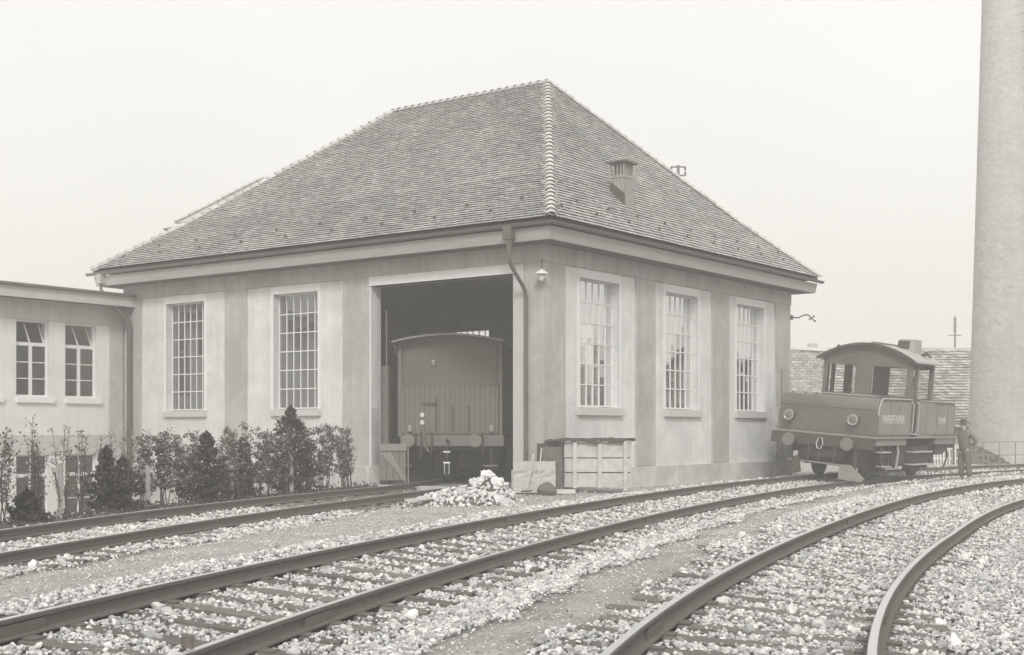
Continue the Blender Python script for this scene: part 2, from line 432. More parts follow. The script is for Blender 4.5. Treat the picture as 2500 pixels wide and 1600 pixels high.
v1 = n.new('ShaderNodeTexVoronoi'); v1.inputs['Scale'].default_value = 16; l.new(t.outputs['Object'], v1.inputs['Vector'])
n1 = n.new('ShaderNodeTexNoise'); n1.inputs['Scale'].default_value = 30; n1.inputs['Detail'].default_value = 8; l.new(t.outputs['Object'], n1.inputs['Vector'])
n2 = n.new('ShaderNodeTexNoise'); n2.inputs['Scale'].default_value = 1.1; n2.inputs['Detail'].default_value = 6; l.new(t.outputs['Object'], n2.inputs['Vector'])
bse = n.new('ShaderNodeMapRange'); bse.inputs[1].default_value = .2; bse.inputs[2].default_value = .8; bse.inputs[3].default_value = .08; bse.inputs[4].default_value = .30
l.new(v1.outputs['Color'], bse.inputs[0])
snd = n.new('ShaderNodeMapRange'); snd.inputs[1].default_value = .3; snd.inputs[2].default_value = .7; snd.inputs[3].default_value = .30; snd.inputs[4].default_value = .52
l.new(n1.outputs[0], snd.inputs[0])
big = n.new('ShaderNodeMapRange'); big.inputs[1].default_value = .3; big.inputs[2].default_value = .7; big.inputs[3].default_value = .82; big.inputs[4].default_value = 1.15
l.new(n2.outputs[0], big.inputs[0])
mm = n.new('ShaderNodeMix'); mm.data_type = 'FLOAT'; l.new(an.outputs['Fac'], mm.inputs[0]); l.new(bse.outputs[0], mm.inputs[2]); l.new(snd.outputs[0], mm.inputs[3])
mu = n.new('ShaderNodeMath'); mu.operation = 'MULTIPLY'; l.new(mm.outputs[0], mu.inputs[0]); l.new(big.outputs[0], mu.inputs[1])
vm = n.new('ShaderNodeVectorMath'); vm.operation = 'SCALE'; vm.inputs[0].default_value = (1, .97, .92); l.new(mu.outputs[0], vm.inputs['Scale']); l.new(vm.outputs[0], p.inputs['Base Color'])
bp = n.new('ShaderNodeBump'); bp.inputs['Strength'].default_value = .9; bp.inputs['Distance'].default_value = .03; l.new(n1.outputs[0], bp.inputs['Height']); l.new(bp.outputs[0], p.inputs['Normal'])
me.materials.append(mg)
ground = bpy.data.objects.new('ground', me); COL.objects.link(ground); tag(ground, 'gravelly railway yard ground falling away on the left', None, None, 'structure')

# ------------------------------------------------------------------ ballast: tens of thousands of loose stones (one geometry-nodes object)
def stone_mesh(seed, mt, sub=1, flat=.62):
    import bmesh
    bm = bmesh.new(); bmesh.ops.create_icosphere(bm, subdivisions=sub, radius=.5)
    r2 = random.Random(seed); sx, sy = r2.uniform(.75, 1.25), r2.uniform(.6, 1.0)
    for v in bm.verts:
        k = 1 + .62 * mnoise.noise(v.co * 2.9 + Vector((seed * 3.1, 0, 0)))
        v.co = Vector((v.co.x * sx, v.co.y * sy, v.co.z * flat)) * k
    me = bpy.data.meshes.new('stone'); bm.to_mesh(me); bm.free(); me.materials.append(mt)
    me.polygons.foreach_set('use_smooth', [False] * len(me.polygons))
    return me
def scatter(name, pts, scl, mt, nvar, seeds, label, cat, sub=1, flat=.62, tilt=.5):
    coll = bpy.data.collections.new(name + ' shapes')
    for i in range(nvar):
        coll.objects.link(bpy.data.objects.new('stone shape', stone_mesh(seeds + i, mt, sub, flat)))
    me = bpy.data.meshes.new(name); me.from_pydata(pts.tolist(), [], [])
    n_ = len(pts)
    rot = np.c_[nrng.normal(0, tilt, n_), nrng.normal(0, tilt, n_), nrng.uniform(0, 6.28, n_)]
    a = me.attributes.new('rot', 'FLOAT_VECTOR', 'POINT'); a.data.foreach_set('vector', rot.astype(np.float32).ravel())
    a = me.attributes.new('scl', 'FLOAT', 'POINT'); a.data.foreach_set('value', scl.astype(np.float32))
    o = bpy.data.objects.new(name, me); COL.objects.link(o)
    ng = bpy.data.node_groups.new(name + ' scatter', 'GeometryNodeTree')
    ng.interface.new_socket('Geometry', in_out='INPUT', socket_type='NodeSocketGeometry'); ng.interface.new_socket('Geometry', in_out='OUTPUT', socket_type='NodeSocketGeometry')
    N_ = ng.nodes; gi = N_.new('NodeGroupInput'); go = N_.new('NodeGroupOutput'); ip = N_.new('GeometryNodeInstanceOnPoints')
    ci = N_.new('GeometryNodeCollectionInfo'); ci.inputs[0].default_value = coll; ci.inputs['Separate Children'].default_value = True; ci.inputs['Reset Children'].default_value = True
    ra = N_.new('GeometryNodeInputNamedAttribute'); ra.data_type = 'FLOAT_VECTOR'; ra.inputs[0].default_value = 'rot'
    sa = N_.new('GeometryNodeInputNamedAttribute'); sa.data_type = 'FLOAT'; sa.inputs[0].default_value = 'scl'
    rv = N_.new('FunctionNodeRandomValue'); rv.data_type = 'INT'; rv.inputs[4].default_value = 0; rv.inputs[5].default_value = nvar - 1
    L = ng.links; L.new(gi.outputs[0], ip.inputs['Points']); L.new(ci.outputs[0], ip.inputs['Instance']); ip.inputs['Pick Instance'].default_value = True
    L.new(rv.outputs[2], ip.inputs['Instance Index']); L.new(ra.outputs[0], ip.inputs['Rotation']); L.new(sa.outputs[0], ip.inputs['Scale'])
    L.new(ip.outputs[0], go.inputs[0])
    mod = o.modifiers.new('scatter', 'NODES'); mod.node_group = ng
    return tag(o, label, cat, None, 'stuff')

def sample_band(ylo, yhi, dens):
    xl = lambda y: -.42 * y - 1.5; xr = lambda y: .42 * y + 1.5
    wmax = xr(yhi) - xl(yhi); cnt = int((yhi - ylo) * wmax * dens)
    Y = nrng.uniform(ylo, yhi, cnt); X = nrng.uniform(xl(yhi), xr(yhi), cnt)
    k = (X > xl(Y)) & (X < xr(Y)); return X[k], Y[k]
PX, PY, PS = [], [], []
for (a, b, d, s0, s1) in ((6.6, 13, 800, .022, .074), (13, 20, 520, .028, .080), (20, 30, 280, .04, .09), (30, 42, 120, .06, .12), (42, 56, 50, .08, .15)):
    X, Y = sample_band(a, b, d)
    S = s0 + (s1 - s0) * nrng.beta(1.5, 3.2, len(X))
    PX.append(X); PY.append(Y); PS.append(S)
PX, PY, PS = map(np.concatenate, (PX, PY, PS))
SLEEPER_S = {}
for k, sp in (('A', .64), ('B', .60), ('C', .66)):
    s = TR[k]['c'][0]; SLEEPER_S[k] = np.arange(.3, s[-1] - .3, sp)
    SLEEPER_S[k] = SLEEPER_S[k] + nrng.uniform(-.04, .04, len(SLEEPER_S[k]))
zz, inf = ground_z(PX, PY)
keep = np.ones(len(PX), bool); pmk = path_mask(PX, PY, inf)
rr = nrng.uniform(0, 1, len(PX))
keep &= ~((pmk > .35) & (rr > .07)) & ~((pmk > .1) & (pmk <= .35) & (rr > .55))
onT = np.zeros(len(PX), bool)
for k in TR:
    i, off, al = inf[k]; s = TR[k]['c'][0][i] + al
    keep &= ~((np.abs(np.abs(off) - G / 2) < .075 + PS * .35) & (np.abs(al) < .3))
    ss = SLEEPER_S[k]; j = np.clip(np.searchsorted(ss, s), 1, len(ss) - 1)
    dd = np.minimum(np.abs(s - ss[j]), np.abs(s - ss[j - 1]))
    tie = (dd < .12) & (np.abs(off) < (1.28 if k != 'B' else 1.32)) & (np.abs(al) < .3)
    onT |= tie & (np.abs(off) < 1.28)
    hid = nrng.uniform(0, 1, len(PX))
    cover = {'A': .10, 'B': .22, 'C': .6}[k] + np.clip((PY - 17) / 18, 0, .5)
    clump = np.array([mnoise.noise((a * .8, b * .8, 7.7)) for a, b in zip(PX, PY)]) if k == 'A' else clump
    keep &= ~(tie & (hid > cover + np.clip(clump, -.1, .5) * .5))
v, u = shed_l(PX, PY)
keep &= ~((v > -.15) & (u > -.1))
keep &= inf['C'][1] > -2.9
keep &= ~((inf['C'][1] < -1.5) & (rr > .25))
PX, PY, PS, zz, onT, pmk = PX[keep], PY[keep], PS[keep], zz[keep], onT[keep], pmk[keep]
PS = np.where(pmk > .35, PS * .55, PS)
pz = zz + fbm(PX, PY, .9, 3.1) * .022 + PS * nrng.uniform(.05, .38, len(PS)) + np.where(onT, .012, .012)
scatter('ballast', np.c_[PX, PY, pz], PS, M_stone, 10, 100, 'pale broken stones lying loose between and beside the rails', 'ballast', sub=1)
# larger cobbles lying on top, few, near the camera
X, Y = sample_band(6.6, 22, 3); zz2, inf2 = ground_z(X, Y)
kk = (path_mask(X, Y, inf2) < .3)
for k in TR: kk &= np.abs(np.abs(inf2[k][1]) - G / 2) > .14
kk &= inf2['C'][1] > -1.4
S = nrng.uniform(.08, .13, len(X))[kk]
scatter('large_cobbles', np.c_[X[kk], Y[kk], zz2[kk] + .035], S, M_stone, 6, 300, 'larger rounded stones scattered over the ballast', 'cobbles', sub=2)
# grit on the trodden paths
X, Y = sample_band(7, 26, 110); zz2, inf2 = ground_z(X, Y); kk = (path_mask(X, Y, inf2) > .3)
scatter('path_grit', np.c_[X[kk], Y[kk], zz2[kk] + .008 + fbm(X[kk], Y[kk], .9, 3.1) * .022], nrng.uniform(.010, .026, kk.sum()), M_stone, 4, 400, 'fine grit on the trodden strips between the tracks', 'grit')

# ------------------------------------------------------------------ tracks
TAPER = [(-.067, 0), (.067, 0), (.067, .012), (.016, .028), (.010, .05), (.010, .10), (.034, .112), (.036, .138), (.028, RAILH), (-.028, RAILH), (-.036, .138), (-.034, .112), (-.010, .10), (-.010, .05), (-.016, .028), (-.067, .012)]
def rail_mesh(k, side, s0, s1):
    s, P, T, N = TR[k]['c']; m = (s >= s0) & (s <= s1)
    P, N, T = P[m], N[m], T[m]; off = 0 if side < 0 else G
    zt = (TR[k]['zL'] if side < 0 else TR[k]['zR'])[m]
    C = P + N * off; b = MB(); n_ = len(TAPER); vs, fs = [], []
    for i in range(0, len(C), 2):
        for (a, h) in TAPER: vs.append((C[i, 0] + N[i, 0] * a, C[i, 1] + N[i, 1] * a, zt[i] - RAILH + h))
    cnt = len(vs) // n_
    for i in range(cnt - 1):
        for j in range(n_):
            fs.append((i * n_ + j, i * n_ + (j + 1) % n_, (i + 1) * n_ + (j + 1) % n_, (i + 1) * n_ + j))
    b.add(vs, fs); b.mi = [1 if (q % n_) == 8 else 0 for q in range(len(fs))]
    b.add([vs[i] for i in range(n_)], [tuple(range(n_))]); b.add([vs[-n_ + i] for i in range(n_)], [tuple(range(n_))])
    return b
LBL = {'A': 'middle track curving past the shed wall under the locomotive', 'B': 'nearest right-hand track curving sharply out of the right edge',
       'C': 'siding track on the left running into the open shed door'}
tie_me = []
for q in range(5):
    b = MB(); segs = 8; r2 = random.Random(q); vs, fs = [], []
    for i in range(segs + 1):
        x = -1.24 + 2.48 * i / segs; w = .105 + r2.uniform(-.008, .008); h = r2.uniform(-.006, .004)
        vs += [(x, -w, -.16), (x, -w, h - .012), (x, -w * .8, h), (x, w * .8, h), (x, w, h - .012), (x, w, -.16)]
    for i in range(segs):
        for j in range(6): fs.append((i * 6 + j, i * 6 + (j + 1) % 6, (i + 1) * 6 + (j + 1) % 6, (i + 1) * 6 + j))
    fs += [tuple(range(6))[::-1], tuple(range(segs * 6, segs * 6 + 6))]
    b.add(vs, fs); tie_me.append(b.mesh('sleeper', M_tie))
tp = MB(); tp.box(-.16, .16, -.075, .075, 0, .013); tp_me = tp.mesh('tie_plate', M_rail)
fpm = MB(); fpm.box(-.035, .035, -.28, .28, .022, .10); fp_me = fpm.mesh('fishplate', M_rail)
bo = MB()
for (x, y) in ((-.105, -.04), (-.105, .04), (.105, -.04), (.105, .04)):
    bo.tube([(x, y, .012), (x, y, .04)], .013, 6)
for k in ('A', 'B', 'C'):
    t = thing('railway_track', LBL[k], 'railway track')
    s, P, T, N = TR[k]['c']; s1 = s[-1]
    if k == 'B': s1 = s[np.argmin(np.abs(P[:, 1] - 66))]
    for side in (-1, 1):
        rail_mesh(k, side, 0, s1).build('rail', [M_rail, M_railtop], t, smooth=True)
    for side in (-1, 1):
        for sv in ((7.4, 19.0, 31.0) if side < 0 else (9.2, 21.5, 33.5)):
            i = int(np.searchsorted(s, sv)); off = 0 if side < 0 else G
            if i >= len(s): continue
            zt_ = (TR[k]['zL'] if side < 0 else TR[k]['zR'])[i]
            inst('fishplate', fp_me, t, (P[i, 0] + N[i, 0] * off, P[i, 1] + N[i, 1] * off, zt_ - RAILH), (0, 0, math.atan2(T[i, 1], T[i, 0]) - math.pi / 2))
    for q, sv in enumerate(SLEEPER_S[k]):
        if sv > s1: break
        i = int(np.clip(np.searchsorted(s, sv), 0, len(s) - 1))
        C = P[i] + N[i] * G / 2
        if C[1] < 5 or C[1] > 48: continue
        if k == 'C' and (C[1] > 31.0 or C[0] < -13): continue
        roll = math.atan2(TR[k]['zL'][i] - TR[k]['zR'][i], G)
        zc = (TR[k]['zL'][i] + TR[k]['zR'][i]) / 2 - RAILH - .002
        e = (0, roll, math.atan2(N[i, 1], N[i, 0]) + rnd.uniform(-.012, .012))
        sh = rnd.uniform(-.05, .05) + (-.08 if k == 'B' else 0)
        o = inst('sleeper', tie_me[q % 5], t, (C[0] + N[i, 0] * sh, C[1] + N[i, 1] * sh, zc), e, (rnd.uniform(.96, 1.06), rnd.uniform(.92, 1.08), 1))
        if C[1] < 24 and k != 'C':
            for sd_ in (-1, 1):
                inst('tie_plate', tp_me, o, (sd_ * G / 2 - sh, 0, 0.0))

# ------------------------------------------------------------------ engine shed
SH = thing('engine_shed', 'plastered engine shed with steep tiled hip roof and big open door', 'engine shed', (P0[0], P0[1], 0), (0, 0, TH))
U, V = 15.52, 13.55
ZT = 5.62
WZ0, WZ1 = 1.97, 5.12
winL = [(7.39, 9.08), (11.94, 13.61)]; winR = [(1.57, 3.38), (5.75, 7.54), (9.92, 11.73)]
winB = [(1.9, 3.6), (6.9, 8.6), (11.7, 13.46)]
REC = .05                                          # panels lie back from the pilasters
# door wall (local x = 0), window wall (local y = 0), rear walls
hl = [(.9, 5.46, 0, 5.12)] + [(a, b, WZ0, WZ1) for a, b in winL]
grid_wall([REC, U - REC, .9, 5.46] + [q for w in winL for q in w], [-3, 0, WZ0, WZ1, ZT], [(.9, 5.46, -.001, 5.12)] + [(a, b, WZ0, WZ1) for a, b in winL], REC, .38, 'u').build('wall', M_rough, SH)
grid_wall([.38, V - REC] + [q for w in winR for q in w], [-3, 0, WZ0, WZ1, ZT], [(a, b, WZ0, WZ1) for a, b in winR], REC, .38, 'v').build('wall', M_rough, SH)
grid_wall([.38, U - .38] + [q for w in winB for q in w], [-.5, 0, WZ0, WZ1, ZT], [(a, b, WZ0, WZ1) for a, b in winB], V - .38, V - REC, 'u').build('wall', M_inwall, SH)
grid_wall([.38, V - REC], [-3, ZT], [], U - .38, U - REC, 'v').build('wall', M_inwall, SH)
# inner limewash lining on the two front walls
MB().box(.38, .39, 5.5, U - .38, 0, 1.9).build('inner_lining', M_inwall, SH)
b = MB(); b.box(.39, V - .38, .39, U - .38, -.4, -.045); b.build('shed_floor', M_floor, SH)
b = MB(); b.box(-.12, .40, .85, 5.5, -.45, -.005); b.build('threshold', M_plinth, SH)
b = MB(); b.box(.38, V - .38, .38, U - .38, 5.5, 5.56); b.build('ceiling', M_ceil, SH)
def pil(x0, x1, y0, y1, z0=0.48, z1=5.36, m=None): 
    MB().box(x0, x1, y0, y1, z0, z1).build('pilaster', m or M_pil, SH, bevel=.006)
# corner pilaster is one L-shaped post, the others flat
b = MB(); b.prism([(0, 0), (.9, 0), (.9, .06), (.06, .06), (.06, .6), (0, .6)], 2, .48, 5.36); b.build('corner_pilaster', M_pil, SH, bevel=.006)
for a, c in ((5.50, 6.44), (10.13, 11.02), (14.75, 15.50)): pil(0, .06, a, c)
for a, c in ((4.16, 5.14), (8.34, 9.37), (12.51, 13.55)): pil(a, c, 0, .06)
# door surround: pale jamb strip, pale lintel
MB().box(.008, .07, .6, .9, .48, 5.12).build('door_jamb', mat('door jamb render', .55, .06, 2, bump=.2), SH)
MB().box(-.01, .30, .9, 5.50, 5.12, 5.345).build('lintel', M_band, SH)
MB().box(.02, .40, 5.46, 5.50, .48, 5.12).build('door_jamb', M_band, SH)
MB().box(-.05, .385, 5.455, 6.47, -3, .48).build('plinth', M_plinth, SH, bevel=.01)
b = MB(); b.prism([(-.06, -.06), (V + .05, -.06), (V + .05, .06), (.385, .06), (.385, .905), (-.06, .905)], 2, -.6, .47); b.build('plinth', M_plinth, SH, bevel=.012)
MB().box(-.04, .07, 6.47, U, -3, .40).build('plinth', M_plinth, SH, bevel=.01)
# frieze and eaves
b = MB(); b.prism([(-.022, -.022), (V + .02, -.022), (V + .02, .2), (.2, .2), (.2, U + .02), (-.022, U + .02)], 2, 5.35, 5.75); b.build('frieze', M_pil, SH)
b = MB(); b.prism([(-.022, -.022), (V + .02, -.022), (V + .02, .2), (.2, .2), (.2, U + .02), (-.022, U + .02)], 2, 5.322, 5.35)
e = .58
def ring(b, o0, z0, o1, z1, m=0):
    """sloping band round the eaves from offset/height o0,z0 to o1,z1"""
    c = lambda o, z: [(-o, -o, z), (V + o, -o, z), (V + o, U + o, z), (-o, U + o, z)]
    vs = c(o0, z0) + c(o1, z1)
    return b.add(vs, [(i, (i + 1) % 4, 4 + (i + 1) % 4, 4 + i) for i in range(4)], m)
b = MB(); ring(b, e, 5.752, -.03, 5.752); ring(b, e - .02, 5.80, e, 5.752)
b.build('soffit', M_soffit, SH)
b = MB(); ring(b, e, 5.748, e + .05, 6.04); ring(b, e + .05, 6.04, e - .05, 6.04); ring(b, e - .05, 5.748, e, 5.748); ring(b, e - .05, 6.04, e - .05, 5.748)
b.build('fascia', M_fascia, SH)
# gutter: half round trough on two visible sides plus the far ones
GP = [(.0, .0), (.015, -.045), (.05, -.075), (.09, -.075), (.125, -.045), (.14, .0), (.132, .0), (.118, -.04), (.085, -.065), (.055, -.065), (.022, -.04), (.008, 0)]
def gutter(p, q, nrm, zc):
    b = MB(); vs = []
    for P_ in (p, q):
        for (o, h) in GP: vs.append((P_[0] + nrm[0] * o, P_[1] + nrm[1] * o, zc + h))
    n_ = len(GP); fs = [(i, (i + 1) % n_, n_ + (i + 1) % n_, n_ + i) for i in range(n_)] + [tuple(range(n_)), tuple(range(n_, 2 * n_))]
    b.add(vs, fs); return b
eo = e + .055; zg = 6.135
gutter((-eo - .14, -eo), (V + eo + .22, -eo), (0, -1), zg).build('gutter', M_zinc, SH)
gutter((-eo, -eo - .14), (-eo, U + eo + .22), (-1, 0), zg).build('gutter', M_zinc, SH)
# snow / roof body
RU0, RU1, RV = 4.62, 10.67, V / 2
EZ, RZ = 6.19, 11.62; EO = .66
c1 = .3; zb = 7.70
def lerp(a, c, t): return a + (c - a) * t
E4 = [(-EO, -EO), (V + EO, -EO), (V + EO, U + EO), (-EO, U + EO)]
R2 = [(RV, RU0), (RV, RU0), (RV, RU1), (RV, RU1)]
B4 = [(lerp(a[0], r[0], c1), lerp(a[1], r[1], c1)) for a, r in zip(E4, R2)]
def tri_grid():
    b = MB(); o = -.03
    vs = [(x, y, EZ + o) for x, y in E4] + [(x, y, zb + o) for x, y in B4] + [(RV, RU0, RZ + o), (RV, RU1, RZ + o)]
    fs = [(0, 1, 5, 4), (1, 2, 6, 5), (2, 3, 7, 6), (3, 0, 4, 7), (4, 5, 8), (5, 6, 9, 8), (6, 7, 9), (7, 4, 8, 9)]
    b.add(vs, fs); return b
tri_grid().build('roof_deck', M_under, SH)
# tiles: courses of overlapping rounded tiles laid on real slopes
TW, TE, TT = .178, .136, .050
def tile_mesh():
    b = MB(); L_ = .30; w = TW / 2 - .004
    out_ = [(-w, L_), (-w, .035), (-w * .55, .006), (0, 0), (w * .55, .006), (w, .035), (w, L_)]
    n_ = len(out_); lift = lambda y: .085 * (1 - y / L_)
    vs = [(x, y, lift(y) + .008) for x, y in out_] + [(x, y, lift(y) - .008) for x, y in out_]
    fs = [tuple(range(n_))[::-1]] + [(i, i + 1, n_ + i + 1, n_ + i) for i in range(n_ - 1)]
    b.add(vs, fs + [tuple(range(n_, 2 * n_))]); return b
tmb = tile_mesh(); TV = np.array(tmb.v); TF = tmb.f; tile_me = tmb.mesh('roof_tile', M_tile)
def slope_frames():
    """(origin at eave, along-eave unit, eave length, [(inward dist, z, left inset, right inset)] )"""
    F = []
    # door side (x = -EO): runs along y; inward = +x
    F.append(('u', 0)); F.append(('v', 0)); F.append(('u', 1)); F.append(('v', 1)); return F
tiles = []
def lay(side, courses_only=None):
    # corners of lower and upper quads for this side in local space
    idx = {'door': (3, 0), 'win': (0, 1), 'rear': (1, 2), 'annex': (2, 3)}[side]
    a, c = idx
    tops = {'door': ((RV, RU1), (RV, RU0)), 'win': ((RV, RU0), (RV, RU0)), 'rear': ((RV, RU0), (RV, RU1)), 'annex': ((RV, RU1), (RV, RU1))}[side]
    seg = [((Vector((*E4[a], EZ)), Vector((*E4[c], EZ))), (Vector((*B4[a], zb)), Vector((*B4[c], zb)))),
           ((Vector((*B4[a], zb)), Vector((*B4[c], zb))), (Vector((*tops[0], RZ)), Vector((*tops[1], RZ))))]
    course = 0; carry = 0.0
    for (lo, hi) in seg:
        ax = (lo[1] - lo[0]).normalized(); nrm = ax.cross((hi[0] + hi[1]) / 2 - (lo[0] + lo[1]) / 2).normalized()
        if nrm.z < 0: nrm = -nrm
        up = nrm.cross(ax).normalized()
        if up.z < 0: up = -up
        H = ((hi[0] - lo[0]).dot(up)); h = carry
        right = up.cross(nrm).normalized()
        while h < H - .02:
            t = h / H; pl = lo[0].lerp(hi[0], t); pr = lo[1].lerp(hi[1], t); W = (pr - pl).length
            nfull = int(W / TW) + 1; off = (course % 2) * TW / 2
            x = off - ((pl - lo[0]).dot(ax) % TW) + TW / 2 * 0
            while x < W + TW * .2:
                if x > -TW * .2:
                    pos = pl + ax * x
                    jit = rnd.uniform(-.006, .006); tiles.append((side, pos + up * jit + nrm * (rnd.uniform(0, .007)), right, up, nrm, rnd.uniform(-.02, .02)))
                x += TW
            h += TE; course += 1
        carry = h - H
for sd_ in ('door', 'win'): lay(sd_)
camL = Vector((*shed_l(0.0, 0.0), 1.4))
tiles.sort(key=lambda t_: (t_[1] - camL).length)
def tile_matrix(t_):
    _, pos, rt, up, nr, tw = t_
    M3 = Matrix((rt, up, nr)).transposed()
    return Matrix.Translation(pos) @ (M3 @ Matrix.Rotation(tw, 3, 'Z')).to_4x4()
for t_ in tiles[:300]:
    o = inst('roof_tile', tile_me, SH); o.matrix_local = tile_matrix(t_)
allv, allf, base, cvals = [], [], 0, []
for t_ in tiles[300:]:
    M4 = np.array(tile_matrix(t_)); vv = TV @ M4[:3, :3].T + M4[:3, 3]
    allv.append(vv); allf += [tuple(i + base for i in f) for f in TF]; base += len(TV)
me = bpy.data.meshes.new('roof_tiles'); me.from_pydata(np.vstack(allv).tolist(), [], allf)
rt_ = np.repeat(nrng.uniform(.80, 1.2, len(tiles) - 300), len(TF)); 
ca = me.attributes.new('tone', 'FLOAT', 'FACE'); ca.data.foreach_set('value', rt_.astype(np.float32))
M_tile2 = M_tile.copy(); M_tile2.name = 'clay roof tile laid'
nt = M_tile2.node_tree; oi = [q for q in nt.nodes if q.type == 'OBJECT_INFO'][0]
tgt = [l_.to_node for l_ in nt.links if l_.from_node == oi][0]; nxt = [l_.to_socket for l_ in nt.links if l_.from_node == tgt][0]
aa = nt.nodes.new('ShaderNodeAttribute'); aa.attribute_name = 'tone'; nt.links.new(aa.outputs['Fac'], nxt)
me.materials.append(M_tile2)
o = bpy.data.objects.new('roof_tiles', me); COL.objects.link(o); o.parent = SH; o['kind'] = 'stuff'
# rear slopes: plain coursed sheets
b = MB()
for (i, j) in ((1, 2), (2, 3)):
    b.add([(*E4[i], EZ), (*E4[j], EZ), (*B4[j], zb), (*B4[i], zb)], [(0, 1, 2, 3)])
b.add([(*B4[1], zb), (*B4[2], zb), (RV, RU1, RZ), (RV, RU0, RZ)], [(0, 1, 2, 3)]); b.add([(*B4[2], zb), (*B4[3], zb), (RV, RU1, RZ)], [(0, 1, 2)])
b.build('rear_roof_slope', M_tile, SH)
# hip and ridge caps: half cones overlapping
def cap_mesh():
    b = MB(); n_ = 8; L_ = .40; vs, fs = [], []
    for (y, r) in ((0, .150), (.03, .155), (L_, .085)):
        for k in range(n_ + 1):
            a_ = math.pi * k / n_; vs.append((r * math.cos(a_), y, r * .85 * math.sin(a_)))
    for i in range(2):
        for k in range(n_): fs.append((i * (n_ + 1) + k, i * (n_ + 1) + k + 1, (i + 1) * (n_ + 1) + k + 1, (i + 1) * (n_ + 1) + k))
    b.add(vs, fs); return b.mesh('hip_tile', M_hip)
M_hip = mat('hip tile clay', .50, .15, 5, bump=.3, rnd_obj=.15)
cap_me = cap_mesh()
def cap_run(pts, name='hip_tile', step=.29):
    pts = [Vector(p) for p in pts]
    for p, q in zip(pts, pts[1:]):
        d = q - p; L_ = d.length; d.normalize(); n_ = max(1, int(round(L_ / step)))
        rt = d.cross(Vector((0, 0, 1))).normalized(); up = rt.cross(d).normalized()
        M3 = Matrix((rt, d, up)).transposed()
        for i in range(n_):
            o = inst(name, cap_me, SH)
            o.matrix_local = Matrix.Translation(p + d * (L_ * i / n_) + up * .035) @ (M3 @ Matrix.Rotation(rnd.uniform(-.02, .02), 3, 'Z') @ Matrix.Rotation(R(1.0), 3, 'X')).to_4x4()
for i in range(4):
    top = (RV, RU0, RZ) if i < 2 else (RV, RU1, RZ)
    cap_run([(*E4[i], EZ), (*B4[i], zb), top])
cap_run([(RV, RU0, RZ), (RV, RU1, RZ)], 'ridge_tile')
# snow guards: rows of small hooks above the eaves
b = MB()
for row, t in ((0, .06), (1, .12)):
    for q in range(9):
        f = (q + .5 * row + .3) / 9.3
        for (a, c) in ((3, 0), (0, 1)):
            p = Vector((*E4[a], EZ)).lerp(Vector((*B4[a], zb)), t / c1); q2 = Vector((*E4[c], EZ)).lerp(Vector((*B4[c], zb)), t / c1)
            x = p.lerp(q2, f); ax = (q2 - p).normalized()
            Mx = Matrix.Translation(x) @ Matrix((ax, Vector((0, 0, 1)).cross(ax), Vector((0, 0, 1)))).transposed().to_4x4()
            b.box(-.008, .008, -.10, .10, .03, .045, M=Mx); b.box(-.035, .035, -.012, .012, .04, .17, M=Mx)
b.build('snow_guards', M_dark, SH, kind='stuff')
# windows
def iron_window(parent, axis, a0, a1, plane, cols, rows, z0=WZ0, z1=WZ1, inward=1, gl=M_glass, bars=M_white):
    """frame is the part, its bars and panes are sub-parts"""
    def bx(b, p0, p1, d0, d1, z0_, z1_):
        (b.box(plane + d0 * inward, plane + d1 * inward, p0, p1, z0_, z1_) if axis == 'u' else b.box(p0, p1, plane + d0 * inward, plane + d1 * inward, z0_, z1_))
    fr = MB(); t = .035
    def P3(p, d, z): return (plane + d * inward, p, z) if axis == 'u' else (p, plane + d * inward, z)
    # one closed ring
    vs = []
    for d in (0, .05):
        for (p, z) in ((a0, z0), (a1, z0), (a1, z1), (a0, z1)): vs.append(P3(p, d, z))
        for (p, z) in ((a0 + t, z0 + t), (a1 - t, z0 + t), (a1 - t, z1 - t), (a0 + t, z1 - t)): vs.append(P3(p, d, z))
    fs = []
    for i in range(4):
        j = (i + 1) % 4
        fs += [(i, j, 4 + j, 4 + i), (8 + i, 12 + i, 12 + j, 8 + j), (4 + i, 4 + j, 12 + j, 12 + i), (i, 8 + i, 8 + j, j)]
    fr.add(vs, fs); F = fr.build('window', bars, parent)
    wi = (a1 - a0 - 2 * t); hi = (z1 - z0 - 2 * t)
    for i in range(1, cols):
        b = MB(); p = a0 + t + wi * i / cols; bx(b, p - .013, p + .013, -.008, .03, z0 + t, z1 - t); b.build('glazing_bar', bars, F)
    for j in range(1, rows):
        b = MB(); z = z0 + t + hi * j / rows; bx(b, a0 + t, a1 - t, -.012, .026, z - .014, z + .014); b.build('glazing_bar', bars, F)
    # one shared pane mesh
    pb = MB(); w2, h2 = wi / cols / 2, hi / rows / 2
    pb.add([(0, -w2, -h2), (0, w2, -h2), (0, w2, h2), (0, -w2, h2)] if axis == 'u' else [(-w2, 0, -h2), (w2, 0, -h2), (w2, 0, h2), (-w2, 0, h2)], [(0, 1, 2, 3)])
    pm_ = pb.mesh('pane', gl)
    for i in range(cols):
        for j in range(rows):
            p = a0 + t + wi * (i + .5) / cols; z = z0 + t + hi * (j + .5) / rows
            inst('pane', pm_, F, P3(p, .012, z))
    return F
